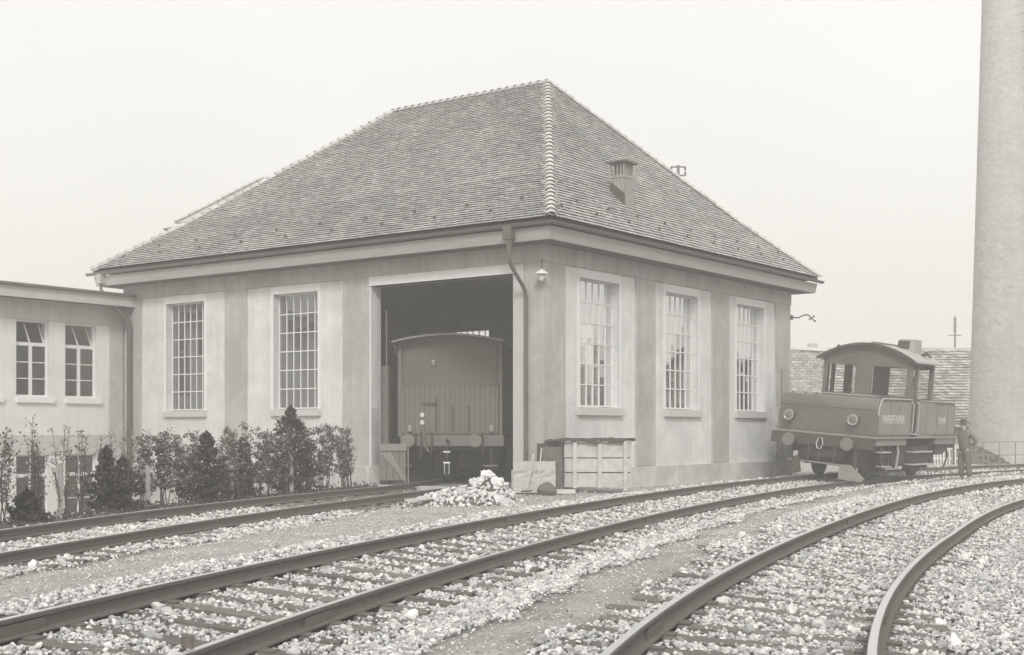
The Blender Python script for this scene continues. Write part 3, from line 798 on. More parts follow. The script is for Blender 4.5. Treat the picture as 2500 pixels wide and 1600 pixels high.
def band(parent, axis, a0, a1, plane, z0, z1, w=.105, ztop=5.345, m=None, d=.014):
    b = MB(); s_ = -1
    def P3(p, dd, z): return (plane + dd, p, z) if axis == 'u' else (p, plane + dd, z)
    o = [(a0 - w, z0), (a0 - w, ztop), (a1 + w, ztop), (a1 + w, z0)]; i_ = [(a0, z0), (a0, z1), (a1, z1), (a1, z0)]
    vs = [P3(p, -d, z) for p, z in o] + [P3(p, -d, z) for p, z in i_] + [P3(p, .02, z) for p, z in o] + [P3(p, .02, z) for p, z in i_]
    fs = []
    for i in range(3): fs += [(i, i + 1, 4 + i + 1, 4 + i), (i, 8 + i, 9 + i, i + 1), (4 + i, 5 + i, 13 + i, 12 + i)]
    fs += [(0, 4, 12, 8), (3, 11, 15, 7)]
    b.add(vs, fs); return b.build('window_surround', m or M_band, parent)
for a, c in winL:
    iron_window(SH, 'u', a, c, .25, 6, 6, z0=WZ0 + .02, gl=M_glassl)
    band(SH, 'u', a, c, REC, WZ0, WZ1)
    MB().box(-.05, .27, a - .12, c + .06, 1.79, 1.965).build('window_sill', M_sill, SH, bevel=.01)
for a, c in winR:
    iron_window(SH, 'v', a, c, .25, 6, 6, z0=WZ0 + .02)
    band(SH, 'v', a, c, REC, WZ0, WZ1)
    MB().box(a - .12, c + .12, -.05, .27, 1.77, 1.965).build('window_sill', M_sill, SH, bevel=.01)
for a, c in winB: iron_window(SH, 'u', a, c, V - .2, 6, 6, gl=M_glassb)
# ventilator turret on the window-side slope
VT = bpy.data.objects.new('ventilator', None)
vb = MB(); x0, x1, y0, y1 = 4.12, 4.54, .35, .76
slz = lambda y: zb + (y - B4[0][1]) * (RZ - zb) / (RU0 - B4[0][1]) if y > B4[0][1] else EZ + (y + EO) * (zb - EZ) / (B4[0][1] + EO)
M_vent = mat('weathered vent boards', .33, .3, 6, bump=.5, stretch=(3, 3, .5))
vb.add([(x0, y0, slz(y0) - .05), (x1, y0, slz(y0) - .05), (x1, y1, slz(y1) - .05), (x0, y1, slz(y1) - .05), (x0, y0, 8.02), (x1, y0, 8.02), (x1, y1, 8.02), (x0, y1, 8.02)],
       [(0, 1, 5, 4), (1, 2, 6, 5), (2, 3, 7, 6), (3, 0, 4, 7), (4, 5, 6, 7)])
vent = vb.build('ventilator', M_vent, SH)
for q in range(4):
    x = x0 + (q + .5) * (x1 - x0) / 4
    MB().box(x - .045, x + .045, y0 - .018, y0 + .01, slz(y0) + .0, 8.00).build('board', M_vent, vent)
    yy = y0 + (q + .5) * (y1 - y0) / 4
    MB().box(x0 - .018, x0 + .01, yy - .045, yy + .045, slz(yy) + .02, 8.00).build('board', M_vent, vent)
MB().box(x0 - .035, x1 + .035, y0 - .035, y1 + .035, 7.98, 8.05).build('vent_band', M_vent, vent)
MB().box(x0 + .08, x1 - .08, y0 + .08, y1 - .08, 8.05, 8.36).build('vent_core', M_under, vent)
for q in range(5):
    x = x0 + q * (x1 - x0) / 4; MB().box(x - .02, x + .02, y0 - .01, y0 + .03, 8.05, 8.36).build('vent_post', M_vent, vent)
    if q: yy = y0 + q * (y1 - y0) / 4; MB().box(x0 - .01, x0 + .03, yy - .02, yy + .02, 8.05, 8.36).build('vent_post', M_vent, vent)
b = MB(); b.add([(x0 - .1, y0 - .1, 8.36), (x1 + .1, y0 - .1, 8.36), (x1 + .1, y1 + .1, 8.36), (x0 - .1, y1 + .1, 8.36), (x0 - .1, y0 - .1, 8.41), (x1 + .1, y0 - .1, 8.41), (x1 + .1, y1 + .1, 8.41), (x0 - .1, y1 + .1, 8.41), ((x0 + x1) / 2, (y0 + y1) / 2, 8.50)],
            [(3, 2, 1, 0), (0, 1, 5, 4), (1, 2, 6, 5), (2, 3, 7, 6), (3, 0, 4, 7), (4, 5, 8), (5, 6, 8), (6, 7, 8), (7, 4, 8)]); b.build('vent_cap', M_dark, vent)
b = MB()
b.add([(x0 - .03, y0 - .03, slz(y0)), (x0 - .03, y1, slz(y1) - .02), (x0 - .03, y1, slz(y1) + .36), (x0 - .03, y0 - .03, slz(y0) + .40), (x0 + .0, y0 - .03, slz(y0)), (x0 + .0, y1, slz(y1) - .02), (x0 + .0, y1, slz(y1) + .36), (x0 + .0, y0 - .03, slz(y0) + .40)],
      [(0, 1, 2, 3), (4, 7, 6, 5), (3, 2, 6, 7), (0, 3, 7, 4), (0, 4, 5, 1)])
b.build('flashing_shade', M_dark, vent)  # dark flashing-like strip put in as shade on the vent's lower side
# downpipe with hopper at the front corner
HX = -eo - .05
hop = MB(); hop.box(HX - .11, HX + .11, .38, .62, 5.80, 6.10)
hop.build('rain_hopper', M_zinc, SH, bevel=.01)
b = MB(); b.lathe([(.10, 5.80), (.10, 5.76), (.05, 5.56), (.05, 5.42)], 10, Matrix.Translation((HX, .5, 0))); b.build('hopper_funnel', M_zinc, SH, smooth=True)
pts = [(HX, .5, 5.45)]
for q in range(9):
    t = q / 8; pts.append((lerp(HX, -.07, t * t * (3 - 2 * t) ), .5 - .03 * t, 5.40 - .85 * t - .0))
pts += [(-.07, .47, 4.3), (-.07, .47, .55)]
MB().tube(pts, .045, 10).build('downpipe', M_zinc, SH, smooth=True)
for z in (4.5, 2.2, .9):
    MB().lathe([(.052, z - .02), (.058, z), (.052, z + .02)], 10, Matrix.Translation((-.07, .47, 0))).build('pipe_collar', M_zinc, SH)
hop = MB(); hop.box(HX - .10, HX + .10, U + .1, U + .32, 5.80, 6.08); hop.build('rain_hopper', M_fascia, SH)
MB().tube([(HX, U + .21, 5.82), (HX, U + .21, 5.6), (HX + .2, U + .1, 5.45)], .045, 8).build('downpipe', M_zinc, SH)
# electrical pieces on the window wall
MB().tube([(V - .7, -.03, .55), (V - .7, -.03, 3.3)], .018, 6).build('conduit', M_iron, SH)
MB().tube([(V - .7, -.06, .62), (V - 1.2, -.06, .62)], .02, 6).build('conduit', M_iron, SH)

# wall lamp hanging in front of the corner
w_ = shed_w(-.18, -.06)
LP = thing('yard_lamp', 'white enamel yard lamp hanging at the corner of the shed', 'lamp', (w_[0], w_[1], 0))
MB().tube([(0.02, .24, 5.36), (0.0, .05, 5.34), (0, 0, 5.28), (0, 0, 5.12)], .012, 6).build('bracket', M_dark, LP)
MB().lathe([(.03, 5.13), (.05, 5.11), (.09, 5.085), (.15, 5.045), (.165, 5.02), (.15, 5.022), (.06, 5.04)], 24).build('shade', M_white, LP, smooth=True)
MB().lathe([(.035, 5.06), (.06, 5.0), (.072, 4.93), (.05, 4.87), (.015, 4.84)], 16).build('globe', mat('milk glass globe', .7, .02, 3, rough=.2), LP, smooth=True)
# bracket with insulators on the far end of the window wall
w_ = shed_w(V - .1, -.02)
BR = thing('insulator_bracket', 'dark curved iron bracket with insulators on the shed end wall', 'wall bracket', (w_[0] + .12, w_[1] + .1, 0))
MB().tube([(0, 0, 4.97), (.18, 0, 4.96), (.34, 0, 5.04), (.46, 0, 5.06), (.56, 0, 4.99), (.60, 0, 4.93)], .022, 7).build('arm', M_dark, BR, smooth=True)
MB().tube([(-.04, 0, 4.9), (-.04, 0, 5.04)], .05, 8).build('mount', M_dark, BR)
for (dx, dz) in ((.08, .1), (-.09, -.02), (.12, -.09)):
    MB().tube([(.60, 0, 4.93), (.60 + dx, 0, 4.93 + dz)], [.012, .03], 7).build('insulator', M_dark, BR)
# wire mast on the far roof slope
w_ = shed_w(11.2, 3.6)
MS = thing('roof_mast', 'wire mast with two crossarms standing behind the roof hip', 'mast', (6.03, 47.6, 7.6))
MB().tube([(0, 0, -1.5), (0, 0, 3.42)], .055, 8).build('pole', M_iron, MS)
for z in (3.05, 3.36): MB().box(-.26, .26, -.03, .03, z - .025, z + .025).build('crossarm', M_iron, MS)
for x in (-.25, .25):
    for z in (3.05, 3.36): MB().tube([(x, 0, z), (x, 0, z - .13 if z > 3.2 else z + .13)], .035, 7).build('insulator', M_dark, MS)

# ------------------------------------------------------------------ annex with flat roof on the left
AX = thing('flat_roofed_annex', 'pale flat-roofed building with paired white windows at the left edge', 'building', (P0[0], P0[1], 0), (0, 0, TH))
ua = 15.56
wa = [(-3.59, -2.54), (-2.0, -.93)]; wb = [(-5.2, -4.15)]
wv = wb + wa
ZA0, ZA1, ZB0, ZB1 = 2.37, 4.53, -1.9, .71
grid_wall([-9, 1.0] + [q for w in wv for q in w], [-3.2, ZB0, ZB1, ZA0, ZA1, 5.2], [(a, c, ZA0, ZA1) for a, c in wv] + [(a, c, ZB0, ZB1) for a, c in wv], ua + .05, ua + .42, 'v').build('wall', M_annex, AX)
MB().box(-9, -8.6, ua + .42, ua + 9, -3.2, 5.2).build('wall', M_annex, AX)
MB().box(-8.6, 1.0, ua + 3.0, ua + 3.1, -3.2, 5.2).build('wall', M_woodd, AX)
MB().box(-8.6, 1.0, ua + .42, ua + 3.0, 1.2, 1.3).build('inner_floor', M_woodd, AX)
b = MB(); b.box(-.51, .0, ua, ua + .06, -3.2, 5.2); b.build('pilaster', M_annexg, AX, bevel=.005)
MB().box(-9, -.51, ua, ua + .06, 4.55, 5.2).build('frieze', M_annexg, AX)
MB().box(-9, -.51, ua + .012, ua + .06, .71, 1.27).build('spandrel', M_annexg, AX)
MB().box(-9.6, .04, ua - .5, ua + 9, 5.12, 5.16).build('eave', M_soffit, AX)
MB().box(-9.6, .04, ua - .56, ua - .50, 5.10, 5.42).build('fascia', mat('stained fascia', .52, .14, 1.2, stretch=(1, 1, .3), bump=.1), AX)
MB().box(-9.6, .10, ua - .62, ua + 9, 5.425, 5.46).build('roof', M_white, AX)
b = MB(); b.tube([(-9.6, ua - .62, 5.47), (.1, ua - .62, 5.43)], .05, 8); b.build('gutter', M_zinc, AX)
def casement(a0, a1, z0, z1, tz, hop=False):
    pl = ua + .17; b = MB(); t = .045
    vs = []
    for d in (0, .06):
        for (p, z) in ((a0, z0), (a1, z0), (a1, z1), (a0, z1)): vs.append((p, pl + d, z))
        for (p, z) in ((a0 + t, z0 + t), (a1 - t, z0 + t), (a1 - t, z1 - t), (a0 + t, z1 - t)): vs.append((p, pl + d, z))
    fs = []
    for i in range(4):
        j = (i + 1) % 4; fs += [(i, j, 4 + j, 4 + i), (8 + i, 12 + i, 12 + j, 8 + j), (4 + i, 4 + j, 12 + j, 12 + i), (i, 8 + i, 8 + j, j)]
    b.add(vs, fs); F = b.build('window', M_white, AX)
    mid = (a0 + a1) / 2
    MB().box(a0 + t, a1 - t, pl - .012, pl + .05, tz - .05, tz + .05).build('transom', M_white, F)
    MB().box(mid - .05, mid + .05, pl - .01, pl + .05, z0 + t, tz - .05).build('mullion', M_white, F)
    hh = (tz - .05 - z0 - t)
    for s0, s1_ in ((a0 + t, mid - .05), (mid + .05, a1 - t)):
        for j in range(1, 3):
            z = z0 + t + hh * j / 3; MB().box(s0, s1_, pl - .004, pl + .04, z - .013, z + .013).build('glazing_bar', M_white, F)
        for j in range(3):
            za, zc = z0 + t + hh * j / 3 + .013, z0 + t + hh * (j + 1) / 3 - .013
            pb = MB(); pb.add([(s0, pl + .02, za), (s1_, pl + .02, za), (s1_, pl + .02, zc), (s0, pl + .02, zc)], [(0, 1, 2, 3)]); pb.build('pane', M_dglass, F)
    # the fanlight: hopper tipped inwards above the transom
    z2, z3 = tz + .05, z1 - t; ln = z3 - z2
    if hop:
        tip = .30
        for x in (mid - .02, a1 - t - .04):
            MB().box(-.018, .018, -.015, .015, 0, math.hypot(ln * .93, tip), M=Matrix.Translation((x, pl + .01, z2)) @ Matrix.Rotation(-math.atan2(tip, ln), 4, 'X')).build('fanlight_bar', M_white, F)
        pb = MB(); pb.add([(a0 + t, pl + .02, z2), (a1 - t, pl + .02, z2), (a1 - t, pl + .02 + tip, z3 - .05), (a0 + t, pl + .02 + tip, z3 - .05)], [(0, 1, 2, 3)]); pb.build('pane', M_dglass, F)
    else:
        MB().box(mid - .02, mid + .02, pl - .004, pl + .04, z2, z3).build('glazing_bar', M_white, F)
        for s0, s1_ in ((a0 + t, mid - .02), (mid + .02, a1 - t)):
            pb = MB(); pb.add([(s0, pl + .02, z2), (s1_, pl + .02, z2), (s1_, pl + .02, z3), (s0, pl + .02, z3)], [(0, 1, 2, 3)]); pb.build('pane', M_dglass, F)
M_dglass = glass_mat('annex window glass', 1.5, .9, base=.03)
for a, c in wv:
    casement(a, c, ZA0, ZA1, 3.86, True); casement(a, c, ZB0, ZB1, .12, False)
    MB().box(a - .02, c + .14, ua - .04, ua + .2, 2.19, 2.365).build('window_sill', M_white if False else M_band, AX, bevel=.008)
b = MB(); b.tube([(-.62, ua - .42, 5.12), (-.58, ua - .42, 5.0), (-.35, ua - .44, 4.86), (-.16, ua - .46, 4.66), (-.14, ua - .46, 4.3), (-.14, ua - .46, .55), (-.22, ua - .44, .1), (-.30, ua - .40, -.4), (-.30, ua - .40, -2.6)], .075, 12)
b.build('downpipe', mat('dark cast downpipe', .12, .1, 4, rough=.6), AX, smooth=True)

# ------------------------------------------------------------------ hall behind, its hip shows over the left slope
RH = thing('rear_hall', 'distant tiled hip roof just showing above the left roof edge', 'building', (P0[0], P0[1], 0), (0, 0, TH))
k = 2.95; v0, u0 = 16.0, 32.8; z0 = 11.32; z1 = z0 + k * .777
MB().box(v0 + .3, v0 + 2 * k - .3, 20, u0 - .3, -3, z0).build('wall', M_annexg, RH)
b = MB(); b.add([(v0, u0, z0), (v0 + 2 * k, u0, z0), (v0 + 2 * k, 19, z0), (v0, 19, z0), (v0 + k, u0 - k, z1), (v0 + k, 19, z1)], [(0, 1, 4), (1, 2, 5, 4), (3, 0, 4, 5), (2, 3, 5), (0, 3, 2, 1)]); b.build('roof', M_tile, RH)
MB().box(v0 - .3, v0 - .05, 19, u0 + .5, z0 - .32, z0 - .22).build('gutter', M_zinc, RH)
for q in range(13):
    t0, t1 = q / 13, (q + 1) / 13
    p = Vector((v0, u0, z0)).lerp(Vector((v0 + k, u0 - k, z1)), t0); o = inst('hip_tile', cap_me, RH); d = Vector((k, -k, z1 - z0)).normalized(); rt = d.cross(Vector((0, 0, 1))).normalized(); up = rt.cross(d)
    o.matrix_local = Matrix.Translation(p + up * .03) @ Matrix((rt, d, up)).transposed().to_4x4()

# ------------------------------------------------------------------ locomotive
def disc_x(b, x0, x1, r, y, z, n=20, m=0):
    b.tube([(x0, y, z), (x1, y, z)], r, n, m); return b
def disc_y(b, y0, y1, r, x, z, n=20, m=0):
    b.tube([(x, y0, z), (x, y1, z)], r, n, m); return b
TILT = math.atan2(.125, 1.5)
LO = thing('shunting_locomotive', 'boxy grey shunting locomotive with arched cab roof leaning on the curve', 'locomotive', (8.90, 37.62, .04), (0, TILT, R(-36.6)))
HW = 1.475
def hoodprof(y0, y1, r, front):
    z0, z1 = 1.30, 2.38
    pts = [(y1, z0), (y0, z0)] if front else [(y0, z0)]
    if front:
        for i in range(8):
            a = i / 7 * math.pi / 2; pts.append((y0 + r * (1 - math.cos(a)), z1 - r + r * math.sin(a)))
        pts.append((y1, z1))
    else:
        pts = [(y0, z0), (y0, z1)]
        for i in range(8):
            a = i / 7 * math.pi / 2; pts.append((y1 - r * (1 - math.sin(a)), z1 - r * (1 - math.cos(a))))
        pts.append((y1, z0))
    return pts
b = MB(); b.prism(hoodprof(0, 2.65, .30, True), 0, -HW, HW); hood = b.build('bonnet', M_loco, LO, bevel=.02)
for x in (-.52, .48):
    c = MB(); pr = hoodprof(-.012, 2.3, .30, True)[1:10]
    c.tube([(x, y, z + (.01 if y > .2 else 0)) for y, z in pr], .016, 6); c.build('seam_strip', M_loco, hood)
MB().tube([(-1.44, -.008, 2.06), (1.44, -.008, 2.06)], .012, 6).build('seam_strip', M_loco, hood)
MB().box(-.32, .28, -.02, .0, 1.98, 2.03).build('number_strip', M_loco, hood)
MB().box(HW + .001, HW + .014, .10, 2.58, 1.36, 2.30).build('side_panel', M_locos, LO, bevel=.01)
for y in (.95, 1.65): MB().box(HW + .014, HW + .022, y - .012, y + .012, 1.95, 2.28).build('panel_seam', M_loco, LO)
b = MB(); b.prism(hoodprof(4.62, 6.68, .30, False), 0, -HW, HW); b.build('rear_bonnet', M_loco, LO, bevel=.02)
for s_ in (-1, 1):
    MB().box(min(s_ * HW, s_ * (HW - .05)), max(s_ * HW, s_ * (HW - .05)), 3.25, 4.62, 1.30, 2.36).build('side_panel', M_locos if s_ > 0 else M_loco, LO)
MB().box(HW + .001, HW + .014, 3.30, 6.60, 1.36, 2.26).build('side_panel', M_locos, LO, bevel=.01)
for y in (3.95, 4.9, 5.9): MB().box(HW + .014, HW + .022, y - .012, y + .012, 1.38, 2.24).build('panel_seam', M_loco, LO)
# pale grab edge along the top of the side
b = MB(); b.tube([(HW + .02, .02, 1.9), (HW + .02, .04, 2.1), (HW + .02, .13, 2.28), (HW + .02, .3, 2.385), (HW + .02, 2.6, 2.40)], .018, 6); b.build('edge_rail', M_iron if False else mat('bright worn edge', .55, .1, 6, rough=.5), LO, smooth=True)
b = MB(); b.tube([(HW + .02, 3.3, 2.38), (HW + .02, 6.3, 2.37), (HW + .02, 6.6, 2.25)], .015, 6); b.build('edge_rail', MATS['bright worn edge'], LO, smooth=True)
# lettering
def lettering(txt, parent, loc, size, sx=1.0, m=M_white, name='lettering', rot=(R(90), 0, R(90)), bold=.006):
    cu = bpy.data.curves.new(name, 'FONT'); cu.body = txt; cu.size = size; cu.extrude = .002; cu.offset = bold
    to = bpy.data.objects.new('tmp', cu); me = bpy.data.meshes.new_from_object(to); bpy.data.objects.remove(to)
    me.materials.clear(); me.materials.append(m)
    o = inst(name, me, parent, loc, rot, (sx, 1, 1)); return o
M_letter = mat('faded white lettering', .66, .12, 9)
lettering('PAPIERFABRIK', LO, (HW + .017, .36, 1.68), .36, .78, M_letter, bold=.002)
lettering('CHAM', LO, (HW + .017, 4.98, 1.70), .30, .85, M_letter, bold=.002)
# footplate with pale edge, frames, beams
MB().box(-1.5, 1.52, -.05, 6.73, 1.255, 1.30).build('footplate', mat('worn footplate', .36, .1, 5), LO)
MB().box(-1.62, 1.45, -.16, -.03, .92, 1.25).build('buffer_beam', M_dark, LO, bevel=.01)
MB().box(-1.45, 1.45, 6.75, 6.88, .92, 1.25).build('buffer_beam', M_dark, LO)
MB().box(.95, 1.05, -.03, 6.75, .70, 1.25).build('frame_plate', M_under2, LO)
MB().box(-1.05, -.95, -.03, 6.75, .70, 1.25).build('frame_plate', M_under2, LO)
MB().box(-.95, .95, .3, 6.4, .40, 1.2).build('motor_block', M_under2, LO)
MB().box(-.6, .6, 2.2, 4.3, .25, .5).build('gear_case', M_under2, LO)
MB().box(1.40, 1.46, .1, 2.45, 1.05, 1.25).build('valance', M_locos, LO)
MB().box(1.40, 1.46, 5.0, 6.7, 1.06, 1.25).build('valance', M_locos, LO)
b = MB(); b.prism([(5.3, 1.25), (6.9, 1.25), (6.8, 1.05), (6.0, .72), (5.3, .72)], 0, 1.06, 1.38); b.build('rear_tank', M_under2, LO, bevel=.02)
for y in (-.16, 6.88):
    sg = -1 if y < 0 else 1
    for x in (-.90, .86):
        b = MB(); disc_y(b, y, y + sg * .36, .09, x, 1.05, 14); bu = b.build('buffer', M_dark, LO, smooth=True)
        b = MB(); disc_y(b, y + sg * .36, y + sg * .42, .185, x, 1.05, 24); b.build('buffer_head', mat('buffer steel', .23, .1, 4, rough=.5), bu, bevel=.01, smooth=True)
        b = MB(); disc_y(b, y, y + sg * .18, .13, x, 1.05, 14); b.build('buffer_stock', M_dark, bu)
# coupling and hoses
M_bright = MATS['bright worn edge']
b = MB(); b.tube([(0, -.16, 1.07), (0, -.36, 1.08), (0, -.42, 1.14), (0, -.36, 1.19)], .03, 8); hk = b.build('draw_hook', M_dark, LO)
b = MB(); b.tube([(-.05, -.38, 1.16), (-.10, -.40, 1.0), (-.06, -.41, .86), (.04, -.41, .86), (.10, -.40, 1.0), (.05, -.38, 1.16), (-.05, -.38, 1.16)], .016, 6); b.build('coupling_link', mat('bare steel link', .7, .05, 5, rough=.35, metal=.4), hk)
b = MB(); b.tube([(0, -.40, .86), (0, -.42, .52)], .02, 6); b.build('coupling_screw', M_dark, hk)
for x in (-.38, .40):
    b = MB(); b.tube([(x, -.16, 1.0), (x, -.28, .95), (x + .02, -.30, .75), (x, -.27, .55), (x - .06, -.24, .48)], .025, 7); b.build('brake_hose', M_dark, LO, smooth=True)
b = MB(); b.tube([(-1.05, -.12, .45), (.72, -.12, .42)], .028, 7); b.build('guard_bar', M_locos, LO)
for x in (-1.0, .95): MB().box(x - .04, x + .04, -.10, .0, .10, .95).build('guard_iron', M_dark, LO)
b = MB(); b.prism([(-.86, .56), (-.70, .60), (-.60, .14), (-.80, .06), (-.92, .18)], 1, -.26, -.14); b.build('sand_pipe_box', M_dark, LO, bevel=.02)
b = MB(); b.tube([(-1.42, -.1, .95), (-1.40, -.12, .62), (-1.22, -.16, .45)], .025, 7); b.build('brake_hose', M_dark, LO)
b = MB(); b.prism([(.62, .46), (.95, .47), (1.38, .12), (1.28, .02), (.60, .04)], 1, -.36, -.33); b.build('rail_sweep_plate', M_locos, LO, bevel=.004)
# wheels
for y in (1.45, 5.05):
    b = MB(); disc_x(b, -.70, .70, .07, y, .45, 10); ax = b.build('axle', M_under2, LO)
    for s_ in (-1, 1):
        b = MB(); prof = [(.10, -.06), (.38, -.03), (.40, -.065), (.455, -.065), (.455, .05), (.485, .055), (.485, .07), (.38, .07), (.36, .02), (.1, .05)]
        Mx = Matrix.Translation((s_ * .76, y, .455)) @ Matrix.Rotation(R(90) * (-s_), 4, 'Y'); b.lathe(prof, 28, Mx); b.build('wheel', M_under2, LO, smooth=True)
        MB().box(min(s_ * 1.05, s_ * 1.22), max(s_ * 1.05, s_ * 1.22), y - .14, y + .14, .30, .62).build('axle_box', M_dark, LO, bevel=.02)
        b = MB()
        for q in range(4): b.box(min(s_ * 1.08, s_ * 1.17), max(s_ * 1.08, s_ * 1.17), y - .5 + q * .09, y + .5 - q * .09, .64 + q * .028, .664 + q * .028)
        b.build('leaf_spring', M_dark, LO)
for y0, y1, zz_ in ((.55, 1.25, (.86, .44)), (3.15, 4.75, (.84, .46))):
    for i, z in enumerate(zz_):
        MB().box(1.22, 1.50, y0 + (.3 if i and y0 < 1 else 0), y1 + (.1 if i else 0), z - .02, z + .015).build('step', M_bright, LO)
    for y in (y0 + .05, y1 - .05): MB().box(1.42, 1.45, y - .02, y + .02, .44, 1.25).build('step_hanger', M_dark, LO)
MB().box(1.06, 1.36, 3.2, 4.7, .48, 1.0).build('battery_box', M_under2, LO, bevel=.02)
MB().box(1.06, 1.30, 1.95, 2.9, .42, 1.1).build('air_tank', M_under2, LO, bevel=.05)
b = MB(); b.tube([(1.35, 2.0, 1.2), (1.38, 2.1, .8), (1.30, 2.2, .35)], .04, 8); b.build('exhaust_pipe', M_bright, LO)
b = MB(); b.tube([(1.2, 6.8, .95), (1.2, 7.05, .62), (1.15, 6.9, .3), (1.1, 6.3, .12)], .03, 7); b.build('guard_iron', M_dark, LO)
for i, y in enumerate((.9, 2.0, 3.0, 4.1, 5.7)):
    MB().tube([(1.22, y, 1.24), (1.20, y + .05, .9), (1.10, y + .1, .55 + .05 * (i % 2))], .022, 6).build('underframe_pipe', M_dark, LO)
MB().tube([(1.12, .9, .42), (1.12, 5.6, .40)], .025, 6).build('brake_rod', M_dark, LO)
for y in (.92, 2.02, 4.5, 5.6): MB().box(.68, .84, y - .06, y + .06, .18, .68).build('brake_shoe', M_under2, LO)
MB().box(-1.3, -1.05, 1.9, 4.6, .45, 1.1).build('battery_box', M_under2, LO)
MB().box(-.6, .6, -.03, .3, .6, .92).build('front_drag_box', M_under2, LO)
# rivets along the beam and bonnet foot
rv_ = MB()
for k_ in range(24): rv_.box(-1.44 + k_ * .124, -1.425 + k_ * .124, -.012, .0, 1.345, 1.36)
for k_ in range(18): rv_.box(HW + .012, HW + .022, .2 + k_ * .135, .215 + k_ * .135, 1.385, 1.40)
for k_ in range(20): rv_.box(HW + .012, HW + .022, 3.4 + k_ * .16, 3.415 + k_ * .16, 1.385, 1.40)
rv_.build('rivets', M_dark, LO, kind='stuff')
# head lamps
for i, x in enumerate((-1.10, .84)):
    b = MB(); disc_y(b, -.20, .0, .14, x, 1.74, 24); lp_ = b.build('headlight', M_dark, LO, smooth=True)
    b = MB(); Mx = Matrix.Translation((x, -.205, 1.74)) @ Matrix.Rotation(R(90), 4, 'X')
    b.lathe([(.138, .0), (.142, .015), (.155, .015), (.162, .0), (.155, -.02)], 26, Mx); b.build('lamp_rim', M_chrome, lp_, smooth=True)
    b = MB(); b.lathe([(.132, -.01), (.10, .006), (.05, .018), (.01, .02)], 22, Mx); b.build('lens', mat('lamp lens', .22, .05, 5, rough=.12), lp_, smooth=True)
# cab
ya, yc = 2.66, 4.60
CW = 1.38
def arch_z(x): return 3.50 + .47 * (1 - (x / 1.52) ** 2)
def cab_end(y, name):
    h_ = (-.30, .16) if y < 3 else (-.54, -.02)
    wall = grid_wall([-CW, -1.24, h_[0], h_[1], 1.24, CW], [1.9 if y > 3 else 2.36, 2.47, 3.33, 3.46], [(-1.24, h_[0], 2.47, 3.33), (h_[1], 1.24, 2.47, 3.33)], y, y + .045, 'v')
    wall.build(name, M_loco, LO)
    pts = [(-CW, 3.46)] + [(x, arch_z(x) - .02) for x in np.linspace(-CW, CW, 17)] + [(CW, 3.46)]
    c = MB(); c.prism(pts[::-1], 1, y, y + .045); c.build('cab_gable', M_loco, LO)
cab_end(ya, 'cab_front'); cab_end(yc, 'cab_rear')
for x in (-.32, .18): MB().box(x - .02, x + .02, ya - .012, ya + .001, 2.42, 3.88).build('seam_strip', M_loco, LO)
for (a_, c_) in ((-1.24, -.30), (.16, 1.24)):
    for y in (ya + .02, yc + .02):
        pb = MB(); pb.add([(a_, y, 2.47), (c_, y, 2.47), (c_, y, 3.33), (a_, y, 3.33)], [(0, 1, 2, 3)]); pb.build('cab_window_pane', M_cabglass, LO)
# rear bulkhead cupboard seen through the right window, door frames on the left
MB().box(-1.36, -1.30, 2.71, 2.95, 1.35, 3.46).build('door_post', M_dark, LO)
MB().box(-1.38, -1.32, 3.25, 3.45, 1.35, 3.46).build('door_post', M_dark, LO)
MB().box(-1.38, -1.32, 4.3, 4.6, 1.35, 3.46).build('door_post', M_dark, LO)
MB().box(-1.38, -1.34, 2.95, 3.25, 1.35, 2.4).build('cab_door', M_loco, LO)
MB().box(1.30, 1.38, 2.71, 2.84, 1.30, 3.46).build('door_post', M_loco, LO)
MB().box(1.30, 1.38, 3.18, 3.30, 1.30, 3.46).build('door_post', M_loco, LO)
MB().box(1.30, 1.38, 4.50, 4.60, 2.36, 3.46).build('door_post', M_loco, LO)
MB().box(1.28, 1.33, 2.84, 3.18, 1.30, 2.62).build('cab_door', M_loco, LO)
MB().box(1.27, 1.38, 2.66, 4.65, 3.42, 3.50).build('cab_side_beam', M_loco, LO)
MB().box(-1.38, -1.27, 2.66, 4.65, 3.42, 3.50).build('cab_side_beam', M_loco, LO)
for y in (2.78, 3.24):
    b = MB(); b.tube([(1.42, y, 1.38), (1.50, y, 1.46), (1.50, y, 2.25), (1.42, y, 2.33)], .016, 6); b.build('grab_rail', M_bright, LO)
MB().box(1.34, 1.52, 2.80, 3.22, 1.36, 1.39).build('door_step', M_bright, LO)
xs = np.linspace(-1.56, 1.56, 21)
b = MB(); b.prism([(x, arch_z(x)) for x in xs] + [(x, arch_z(x) + .045) for x in xs[::-1]], 1, 2.48, 4.84); b.build('cab_roof', mat('pale cab roof', .44, .08, 3, rough=.6), LO)
b = MB(); b.prism([(x, arch_z(x) - .03) for x in xs] + [(x, arch_z(x) + .05) for x in xs[::-1]], 1, 2.455, 2.48); b.build('roof_edge', M_dark, LO)
MB().box(-.02, .14, 2.9, 4.9, arch_z(.1) + .05, arch_z(.1) + .10).build('roof_walkway', M_iron, LO)
MB().box(.52, 1.02, 3.75, 4.35, 3.78, 4.22).build('roof_box', mat('pale cab roof', .44), LO, bevel=.01)
MB().box(.50, .86, 3.735, 3.75, 3.93, 4.17).build('box_louvre', M_dark, LO)
b = MB(); b.tube([(1.15, 4.1, 3.72), (1.28, 4.1, 3.82), (1.42, 4.12, 3.70)], [.09, .06, .035], 10); b.build('horn', M_dark, LO, smooth=True)
b = MB(); b.tube([(-.98, 2.8, 3.72), (-1.0, 2.8, 3.86), (-1.0, 2.8, 3.93)], [.03, .07, .04], 10); b.build('whistle', M_dark, LO)
b = MB(); b.tube([(-1.35, .45, 2.42), (-1.35, 2.4, 2.42)], .018, 6)
